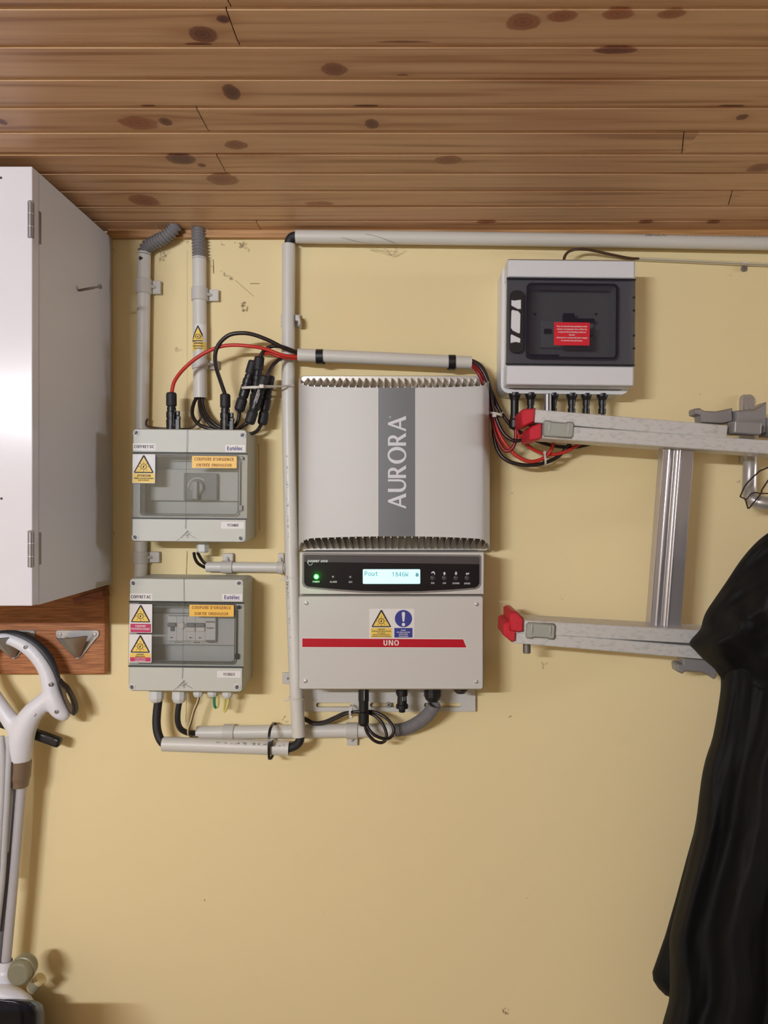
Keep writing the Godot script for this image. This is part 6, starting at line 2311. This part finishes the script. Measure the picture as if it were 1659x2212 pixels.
func cables_below() -> void:
	var items := [
		[[[342.5, 1510, 0.046], [339.5, 1535, 0.047], [338, 1560, 0.049], [340.5, 1582, 0.051], [348, 1600, 0.053], [358, 1607, 0.052], [385, 1608, 0.052]], 9.0, M.black_soft, "thick black cable from the leftmost gland of the lower grey box"],
		[[[389, 1510, 0.046], [384.5, 1535, 0.045], [384, 1558, 0.042], [390, 1574, 0.034], [403, 1582, 0.024], [420, 1584, 0.0155], [450, 1583.5, 0.0145]], 6.2, M.black_soft, "second black cable from the lower grey box into the rear bottom conduit"],
		[[[642, 1582, 0.056], [648, 1592, 0.056], [646, 1603, 0.056], [637, 1611, 0.054], [622, 1616, 0.052], [600, 1616, 0.052]], 9.4, M.black_soft, "thick black cable bending from the tall conduit into the lower front one"]]
	for q in items:
		var st := Shape.new()
		st.tube(pp(q[0], 10), px(q[1], 0.05), 16)
		single(st, "cable", q[2], q[3], "cable", "cables under the boxes")
	# thin two-coloured earth wires
	var t := thing("cable", "thin cream and brown wire hanging from the third gland of the lower grey box", "cable", P(411, 1593, 0.04), "cables under the boxes")
	var run := [[430, 1500, 0.046], [426, 1517, 0.046], [418, 1536, 0.046], [412, 1558, 0.046], [406.5, 1575, 0.044], [407, 1587, 0.040], [414, 1591.5, 0.034], [426, 1591, 0.024], [440, 1588, 0.0155]]
	var st := Shape.new()
	st.tube(pp(run, 8), px(2.0, 0.04), 8)
	part(st, "cream_core", M.cream, t)
	st = Shape.new()
	var r2 := []
	for q in run:
		r2.append([q[0] + 2.0, q[1] + 0.8, q[2] + 0.0006])
	st.tube(pp(r2, 8), px(1.4, 0.04), 8)
	part(st, "brown_core", M.brown_wire, t)
	t = thing("cable", "short green and yellow earth wire looped under the fourth gland of the lower grey box", "cable", P(466, 1531, 0.046), "cables under the boxes")
	st = Shape.new()
	st.tube(pp([[462.5, 1500, 0.048], [462.8, 1518, 0.048], [464, 1526, 0.048], [467, 1529, 0.047]], 8), px(3.0, 0.045), 10)
	part(st, "green_side", M.green, t)
	st = Shape.new()
	st.tube(pp([[467, 1529, 0.047], [470, 1526, 0.046], [471.5, 1516, 0.045], [471, 1500, 0.044]], 8), px(2.6, 0.045), 10)
	part(st, "yellow_side", M.earth, t)
	t = thing("cable", "short pale yellow earth wire looped under the rightmost gland of the lower grey box", "cable", P(486, 1538, 0.046), "cables under the boxes")
	st = Shape.new()
	st.tube(pp([[485.5, 1500, 0.044], [485, 1520, 0.045], [483.6, 1533, 0.046], [485, 1537, 0.047], [488.5, 1532, 0.048], [493, 1518, 0.048], [494.5, 1500, 0.048]], 8), px(2.4, 0.045), 10)
	part(st, "wire", M.earth, t)
	# looped cables under the inverter
	var loops := [
		[[[648, 1549, 0.016], [662, 1554, 0.016], [678, 1561, 0.020], [700, 1559, 0.024], [722, 1550, 0.028], [742, 1541, 0.032], [760, 1538.5, 0.034], [785, 1539, 0.044], [806, 1544, 0.052], [824, 1560, 0.058], [834, 1582, 0.062], [833, 1598, 0.064], [822, 1604.5, 0.066], [806, 1598, 0.068], [793, 1582, 0.067], [787, 1562, 0.066]], 3.4, "outer of two black cables looping below the inverter"],
		[[[648, 1552, 0.020], [662, 1557, 0.022], [680, 1564, 0.026], [704, 1561, 0.030], [728, 1551, 0.034], [750, 1541, 0.038], [775, 1537, 0.040], [806, 1537.5, 0.046], [830, 1548, 0.052], [847, 1566, 0.056], [850, 1582, 0.060], [842, 1594, 0.064], [826, 1595, 0.068], [808, 1587, 0.070], [796, 1574, 0.068], [790, 1560, 0.066]], 3.4, "inner of two black cables looping below the inverter"]]
	for q in loops:
		st = Shape.new()
		st.tube(pp(q[0], 8), px(q[1], 0.05), 12)
		single(st, "cable", M.cable_black, q[2], "cable", "cables under the boxes")
	st = Shape.new()
	tie(st, P(757.5, 1534, 0.030), Vector3(1, 0, 0), px(9, 0.03), 0.019, 0.0036)
	st.box(P(758, 1546, 0.040), Vector3(0.0055, 0.010, 0.004), 0.001, 1)
	single(st, "zip_tie", M.tie, "pale zip tie hanging the black cables from the inverter's slotted plate", "zip tie", "zip ties")


# ---------------------------------------------------------------- white appliance hung from the coat rail
func surface_nets(bones: Array, kk: float, cell: float) -> Shape:
	var lo := Vector3.ONE * 1e9
	var hi := -lo
	for b in bones:
		for e in [[b[0], b[2]], [b[1], b[3]]]:
			lo = lo.min(e[0] - Vector3.ONE * (e[1] + 0.012))
			hi = hi.max(e[0] + Vector3.ONE * (e[1] + 0.012))
	var dim := ((hi - lo) / cell).ceil()
	var nx := int(dim.x) + 1
	var ny := int(dim.y) + 1
	var nz := int(dim.z) + 1
	var f := PackedFloat32Array()
	f.resize(nx * ny * nz)
	f.fill(1.0)
	for b in bones:
		var r := maxf(b[2], b[3]) + kk + cell * 2
		var c0: Vector3 = ((b[0].min(b[1]) - Vector3.ONE * r - lo) / cell).floor()
		var c1: Vector3 = ((b[0].max(b[1]) + Vector3.ONE * r - lo) / cell).ceil()
		for z in range(maxi(0, int(c0.z)), mini(nz, int(c1.z) + 1)):
			for y in range(maxi(0, int(c0.y)), mini(ny, int(c1.y) + 1)):
				for x in range(maxi(0, int(c0.x)), mini(nx, int(c1.x) + 1)):
					var at := (z * ny + y) * nx + x
					f[at] = join(f[at], lo + Vector3(x, y, z) * cell, b, kk)
	var vid := {}
	var vs := PackedVector3Array()
	var ns := PackedVector3Array()
	var corner := [0, 1, nx, nx + 1, nx * ny, nx * ny + 1, nx * ny + nx, nx * ny + nx + 1]
	var edges := [[0, 1], [2, 3], [4, 5], [6, 7], [0, 2], [1, 3], [4, 6], [5, 7], [0, 4], [1, 5], [2, 6], [3, 7]]
	for z in nz - 1:
		for y in ny - 1:
			for x in nx - 1:
				var at := (z * ny + y) * nx + x
				var neg := 0
				for c in corner:
					if f[at + c] < 0:
						neg += 1
				if neg == 0 or neg == 8:
					continue
				var sum := Vector3.ZERO
				var n := 0
				for e in edges:
					var a := f[at + corner[e[0]]]
					var b := f[at + corner[e[1]]]
					if (a < 0) != (b < 0):
						var pa := Vector3(e[0] & 1, (e[0] >> 1) & 1, e[0] >> 2)
						var pb := Vector3(e[1] & 1, (e[1] >> 1) & 1, e[1] >> 2)
						sum += pa.lerp(pb, a / (a - b))
						n += 1
				var p := lo + (Vector3(x, y, z) + sum / n) * cell
				vid[at] = vs.size()
				vs.append(p)
				var g := Vector3.ZERO
				for dz in [-1, 0, 1, 2]:
					for dy in [-1, 0, 1, 2]:
						for dx in [-1, 0, 1, 2]:
							var v := f[clampi(z + dz, 0, nz - 1) * ny * nx + clampi(y + dy, 0, ny - 1) * nx + clampi(x + dx, 0, nx - 1)]
							g += Vector3(dx - 0.5, dy - 0.5, dz - 0.5) * minf(v, 0.02)
				ns.append(g.normalized())
	var st := Shape.new()
	for z in range(1, nz - 1):
		for y in range(1, ny - 1):
			for x in range(1, nx - 1):
				var at := (z * ny + y) * nx + x
				for d in [[1, nx, nx * ny], [nx, 1, nx * ny], [nx * ny, 1, nx]]:
					if (f[at] < 0) != (f[at + d[0]] < 0):
						var a: int = vid[at]
						var b: int = vid[at - d[1]]
						var c: int = vid[at - d[1] - d[2]]
						var e: int = vid[at - d[2]]
						st.quad4(vs[a], vs[b], vs[c], vs[e], ns[a], ns[b], ns[c], ns[e])
	return st


func join(d: float, p: Vector3, b: Array, k: float) -> float:
	var pa: Vector3 = p - b[0]
	var ba: Vector3 = b[1] - b[0]
	var h := clampf(pa.dot(ba) / maxf(ba.length_squared(), 1e-9), 0.0, 1.0)
	var e := (pa - ba * h).length() - lerpf(b[2], b[3], h)
	var m := maxf(k - absf(d - e), 0.0) / k
	return minf(d, e) - m * m * k * 0.25


func steam_mop() -> void:
	var z := 0.060
	var k := px(1, z)
	var t := thing("steam_mop", "white long-handled steam cleaner hung by its looped grip from the coat rail", "steam mop", P(10, 2400, z))
	var chains := [
		[[-40, 1402, 10, 0.0], [-15, 1386, 10, 0.0], [10, 1379, 10, 0.0], [40, 1388, 11.5, 0.0], [65, 1403, 13, 0.0], [84, 1424, 13, 0.0], [98, 1447, 13, 0.0], [106, 1470, 14.5, 0.0], [111, 1492, 16, 0.0], [118, 1516, 18, 0.0], [128, 1534, 16, 0.0], [139, 1545, 11, 0.0]],
		[[108, 1505, 16, 0.0], [90, 1521, 18, 0.002], [72, 1538, 20, 0.003], [57, 1561, 23, 0.003], [47, 1590, 25, 0.003], [44, 1618, 23.5, 0.002], [43.5, 1634, 21.5, 0.0], [43, 1650, 18, 0.0]],
		[[46, 1592, 18, 0.002], [30, 1566, 17, 0.0], [10, 1538, 15, -0.002], [-12, 1505, 14, -0.002], [-34, 1470, 13, -0.002], [-44, 1430, 11, 0.0], [-40, 1402, 10, 0.0]]]
	var bones := []
	for c in chains:
		# smooth the chain: position and radius are interpolated together
		var ps := []
		var rs := []
		for q in c:
			ps.append(P(q[0], q[1], z + q[3]))
			rs.append(Vector3(q[2] * k * 0.94, 0, 0))
		var fp := path(ps, 3)
		var fr := path(rs, 3)
		for i in fp.size() - 1:
			bones.append([fp[i], fp[i + 1], fr[i].x, fr[i + 1].x])
	part(surface_nets(bones, 0.006, 0.003), "handle", M.mop, t)
	var st := Shape.new()
	st.tube(pp([[-30, 1388, z - 0.006], [-5, 1373, z - 0.005], [25, 1370, z - 0.004], [55, 1379, z - 0.004], [82, 1397, z - 0.004], [103, 1421, z - 0.004], [117, 1446, z - 0.003], [127, 1470, z - 0.002], [131, 1480, z]], 6), [0.006, 0.006, 0.006, 0.0062, 0.0064, 0.0066, 0.007, 0.007, 0.007, 0.007, 0.007, 0.007, 0.0072, 0.0074, 0.0076, 0.0078, 0.008, 0.008, 0.0082, 0.0084, 0.0086, 0.0087, 0.0088, 0.0088, 0.0088, 0.0088, 0.0088, 0.0088, 0.0087, 0.0086, 0.0085, 0.0082, 0.0078, 0.0074, 0.007, 0.0066, 0.0062, 0.0058, 0.0054, 0.005, 0.0046, 0.0042, 0.004, 0.0038, 0.0036, 0.0034, 0.0032, 0.003, 0.003], 14)
	part(st, "grip_strip", M.mop_grip, t)
	# brown button panel on the outside of the grip
	var leaf := [[127, 1468], [133, 1475], [143, 1483], [151, 1495], [158, 1509], [163, 1522], [164.5, 1534], [163, 1542], [159.5, 1545.5], [154, 1541], [148, 1532], [142, 1520], [137, 1507], [133, 1495], [130, 1484]]
	var big := PackedVector2Array()
	var small := PackedVector2Array()
	for q in leaf:
		var w := P(q[0], q[1], z)
		big.append(Vector2(w.x, w.y))
		w = P(lerpf(q[0], 149, 0.22), lerpf(q[1], 1514, 0.16), z)
		small.append(Vector2(w.x, w.y))
	st = Shape.new()
	st.prism(big, z - 0.010, z + 0.004, 0.002, Transform3D(), true)
	var ln := part(st, "button_panel", M.mop_grip, t)
	st = Shape.new()
	st.prism(small, z, z + 0.0052, 0.0015, Transform3D(), true)
	part(st, "panel_inlay", M.lens, ln)
	st = Shape.new()
	st.tube(PackedVector3Array([P(144, 1497, z + 0.0050), P(148, 1507, z + 0.0056), P(153, 1519, z + 0.0050)]), [0.0006, 0.0018, 0.0008], 8)
	part(st, "button", M.cream, ln)
	for q in [[55, 1398, 12], [109, 1479, 15], [122, 1537.5, 16.5], [74, 1543, 20], [42, 1595, 25]]:
		st = Shape.new()
		st.lathe(P(q[0], q[1], z + q[2] * k * 1.0 + 0.0014), Vector3(0, 0, 1), [[-0.003, 0.0034], [0, 0.0034], [0.0008, 0.0034], [0.0010, 0.0024], [0.0002, 0.0018], [0.0002, 0]], 14)
		part(st, "screw", M.steel_dark, t)
	# tape round the joint
	st = Shape.new()
	st.lathe(P(44, 1641, z), P(40.5, 1699, z) - P(44, 1641, z), [[0, 22.4 * k], [0.001, 23.0 * k], [0.028, 22.8 * k], [0.036, 20.5 * k], [0.0449, 19.4 * k], [0.0455, 18 * k]], 28)
	var tp := part(st, "tape", M.tape, t)
	st = Shape.new()
	st.tube(pp([[29, 1642.5, z + 0.0100], [28, 1670, z + 0.0100], [25.5, 1697, z + 0.0085]], 4), 11.0 * k, 16)
	part(st, "tape_fold", M.tape_dark, tp)
	# rod with a groove down its side
	st = Shape.new()
	st.tube(pp([[47, 1690, z], [36, 1820, z], [24, 1960, z], [11, 2100, z]], 3), 10.0 * k, 20)
	part(st, "rod", M.rod, t)
	st = Shape.new()
	st.tube(pp([[33, 1690, z + 0.002], [22, 1820, z + 0.002], [8, 1960, z + 0.002], [-6, 2100, z + 0.002]], 3), 6.5 * k, 14)
	part(st, "side_rail", M.rod_dark, t)
	# cord wrapped round the hooks
	for q in [[[[18, 1590, z + 0.012], [20, 1620, z + 0.016], [16, 1700, z + 0.018], [10, 1800, z + 0.018], [4, 1900, z + 0.016], [-8, 2010, z + 0.014]], 7.0], [[[2, 1590, z + 0.016], [6, 1640, z + 0.02], [4, 1720, z + 0.022], [-2, 1820, z + 0.022], [-8, 1930, z + 0.02]], 6.5], [[[-12, 1590, z + 0.01], [-8, 1660, z + 0.014], [-12, 1780, z + 0.016], [-20, 1900, z + 0.016]], 7.0], [[[24, 1610, z + 0.004], [26, 1660, z + 0.006], [22, 1740, z + 0.008], [14, 1840, z + 0.008]], 5.0]]:
		st = Shape.new()
		st.tube(pp(q[0], 8), q[1] * k, 12)
		part(st, "cord", M.cord, t)
	st = Shape.new()
	var ha := P(-30, 1548, z - 0.022)
	var hb := P(131, 1605, z - 0.022)
	var hd := (hb - ha).normalized()
	st.box((ha + hb) / 2, Vector3(ha.distance_to(hb), px(21, z - 0.02), 0.016), 0.005, 3, Basis(hd, Vector3(0, 0, 1).cross(hd), Vector3(0, 0, 1)))
	var ch := part(st, "cord_hook", M.black, t)
	st = Shape.new()
	st.box(P(106, 1594, z - 0.0135), Vector3(px(20, z), px(6, z), 0.0016), 0.0006, 1, Basis(hd, Vector3(0, 0, 1).cross(hd), Vector3(0, 0, 1)))
	part(st, "moulded_slot", M.mop_grip, ch)
	# foot: collar, knob, white shell, dark tank
	st = Shape.new()
	st.lathe(P(12, 2092, z), Vector3(-0.09, -1, 0), [[-0.014, 13 * k], [0, 15 * k], [0.004, 18 * k], [0.02, 20 * k], [0.05, 22 * k], [0.05, 0]], 22)
	part(st, "collar", M.mop, t)
	st = Shape.new()
	var kf := P(38, 2107, z + 0.048)
	st.lathe(kf - Vector3(0, 0, 0.030), Vector3(0, 0, 1), [[0, 25 * k], [0.024, 25 * k], [0.028, 23 * k], [0.030, 20 * k], [0.030, 0]], 28)
	st.lathe(kf - Vector3(0, 0, 0.020), Vector3(0, 0, 1), [[0, 25 * k], [0.001, 27 * k], [0.006, 27 * k], [0.007, 25 * k]], 28)
	part(st, "knob", M.knob_olive, t)
	st = Shape.new()
	st.lathe(P(68, 2136, z), P(90, 2112, z) - P(68, 2136, z), [[0, 12 * k], [0.018, 12 * k], [0.019, 13.4 * k], [0.025, 13 * k], [0.026, 0]], 18)
	var fc := part(st, "filler_cap", M.cream, t)
	st = Shape.new()
	st.lathe(P(68, 2136, z), P(90, 2112, z) - P(68, 2136, z), [[0.002, 12.8 * k], [0.0165, 12.8 * k], [0.0165, 11 * k]], 18)
	part(st, "cap_skirt", M.knob_olive, fc)
	st = Shape.new()
	var rows := []
	for q in [[2118, -150, 20, 0.015], [2128, -155, 44, 0.028], [2142, -160, 66, 0.036], [2156, -162, 74, 0.040], [2176, -160, 75, 0.040], [2186, -150, 70, 0.036], [2190, -130, 30, 0.02]]:
		var rw := PackedVector3Array()
		for j in 40:
			var a := TAU * j / 40
			var s := signf(cos(a)) * pow(absf(cos(a)), 0.7)
			rw.append(P(lerpf(q[1], q[2], (s + 1) / 2), q[0] - 8.0 + 14.0 * (s + 1) / 2, z + q[3] * signf(sin(a)) * pow(absf(sin(a)), 0.8)))
		rows.append(rw)
	st.grid(rows, true, P(-40, 2160, z), true)
	part(st, "shell", M.mop, t)
	for q in [["tank", M.tank, 88.0, 0.052, 2160.0], ["tank_rim", M.tank_rim, 97.0, 0.044, 2158.0]]:
		st = Shape.new()
		rows = []
		for e in [[0, -40], [4, -14], [12, -4], [30, 0], [120, 0], [300, -6]]:
			var rw := PackedVector3Array()
			for j in 32:
				var a := TAU * j / 32
				var s := signf(cos(a)) * pow(absf(cos(a)), 0.5)
				rw.append(P(lerpf(-160, q[2] + e[1], (s + 1) / 2), q[4] + e[0], z - 0.004 + q[3] * signf(sin(a)) * pow(absf(sin(a)), 0.5)))
			rows.append(rw)
		st.grid(rows, true, P(-30, 2280, z), true)
		part(st, q[0], q[1], t)


# ---------------------------------------------------------------- small things
func small_things() -> void:
	# workbench that stands off the wall below the picture and shades the bottom left corner
	var wb := thing("workbench", "wooden workbench standing below the steam cleaner and the coat rail", "workbench", Vector3(-1.1, 0, 0.62))
	var sw := Shape.new()
	sw.box(Vector3(-1.1, EYE - 0.74, 0.62), Vector3(1.06, 0.04, 0.56), 0.003, 1)
	part(sw, "worktop", M.batten, wb)
	for q in [[-1.58, 0.39], [-0.62, 0.39], [-1.58, 0.85], [-0.62, 0.85]]:
		sw = Shape.new()
		sw.box(Vector3(q[0], (EYE - 0.76) / 2, q[1]), Vector3(0.06, EYE - 0.76, 0.06), 0.003, 1)
		part(sw, "leg", M.batten, wb)
	# thin duct to the right of the white box
	var st := Shape.new()
	var a := P(1368, 561, 0.0)
	var b := P(2300, 604, 0.0)
	var t := thing("cable_duct", "thin cream cable duct running right from the white fuse box below the conduit", "cable duct", P(1500, 571, 0.0))
	var d := (b - a).normalized()
	st.box((a + b) / 2 + Vector3(0, 0, 0.0038), Vector3(a.distance_to(b), px(7.5), 0.0076), 0.001, 1, Basis(d, Vector3(0, 0, 1).cross(d), Vector3(0, 0, 1)))
	part(st, "duct", M.duct, t)
	st = Shape.new()
	var e := P(1360, 560.7, 0.008)
	st.box((e + P(1659, 574.3, 0.008)) / 2 + Vector3(0, 0.0012, 0), Vector3(e.distance_to(P(1659, 574.3, 0.008)), 0.0008, 0.0006), 0, 1, Basis(d, Vector3(0, 0, 1).cross(d), Vector3(0, 0, 1)))
	part(st, "lid_seam", M.panel_rim, t)
	st = Shape.new()
	st.box(P(1610, 568.5, 0.009), Vector3(px(10), px(2.5), 0.003), 0.0005, 1)
	part(st, "retaining_tab", M.sticker, t)
	st = Shape.new()
	st.lathe(P(1606, 581, 0.0), Vector3(0, 0, 1), [[0, 0.0055], [0.004, 0.0055], [0.0055, 0.004], [0.006, 0]], 16)
	single(st, "wall_plug", M.steel_dark, "round metal screw head in the wall just under the thin cable duct", "screw")
	# hanging thread over both grey boxes
	st = Shape.new()
	st.tube(pp([[404, 860, 0.06], [404, 926, 0.0905], [403, 978, 0.0905], [401.5, 1050, 0.0905], [401, 1121, 0.0905], [400.5, 1142, 0.0895]], 2), 0.00032, 5)
	single(st, "thread", M.print_grey, "fine grey thread stuck down the front of the upper grey box", "thread")
	st = Shape.new()
	st.tube(pp([[397, 1249, 0.0895], [397, 1300, 0.0905], [395.5, 1370, 0.0905], [394.5, 1441, 0.0905], [393.5, 1466, 0.0895]], 2), 0.00032, 5)
	single(st, "thread", M.print_grey, "fine grey thread stuck down the front of the lower grey box", "thread")
	# dark wire at the right edge
	st = Shape.new()
	st.tube(pp([[1800, 960, 0.09], [1659, 1010, 0.09], [1634, 1024, 0.09], [1612, 1046, 0.088], [1606, 1056, 0.086], [1599, 1073, 0.085]], 4), px(1.7, 0.09), 7)
	st.tube(pp([[1599, 1073, 0.085], [1606, 1076, 0.084], [1613, 1078, 0.083], [1622, 1068, 0.082], [1632, 1064, 0.082], [1659, 1066, 0.084], [1800, 1062, 0.09]], 4), px(1.4, 0.09), 7)
	st.tube(pp([[1800, 840, 0.09], [1659, 1038, 0.09], [1645, 1064, 0.09], [1628, 1086, 0.09], [1617, 1098, 0.09], [1614, 1092, 0.088], [1610, 1078, 0.086]], 4), px(1.7, 0.09), 7)
	single(st, "wire", M.rust, "dark bent wire looped round the hook of the ladder bracket", "wire")
	# old cobweb threads under the ceiling
	var webs := [
		[[[735, 512, 0.035], [775, 522, 0.037], [815, 530, 0.037], [836, 541, 0.03], [846, 552, 0.012]], [[790, 505, 0.037], [822, 513, 0.037], [856, 527, 0.036], [858, 540, 0.02], [850, 552, 0.008]], [[836, 541, 0.03], [860, 545, 0.012]], [[846, 552, 0.012], [852, 545, 0.02], [857, 530, 0.034]], [[800, 540, 0.004], [830, 544, 0.02], [846, 552, 0.010]]],
		[[[330, 505, 0.03], [345, 530, 0.03], [348, 556, 0.004]], [[385, 490, 0.03], [400, 505, 0.012], [404, 524, 0.003]], [[336, 488, 0.03], [350, 512, 0.04]], [[410, 486, 0.03], [418, 500, 0.028]], [[440, 488, 0.028], [452, 498, 0.02]]]]
	var names := ["wisps of old cobweb hanging from the conduit under the ceiling", "wisps of old cobweb round the corrugated hoses under the ceiling"]
	for i in 2:
		st = Shape.new()
		for q in webs[i]:
			st.tube(pp(q, 6), 0.0003, 5)
		var o := single(st, "cobweb", M.web, names[i], "cobweb", "old cobwebs")
		o.set_meta("kind", "stuff")
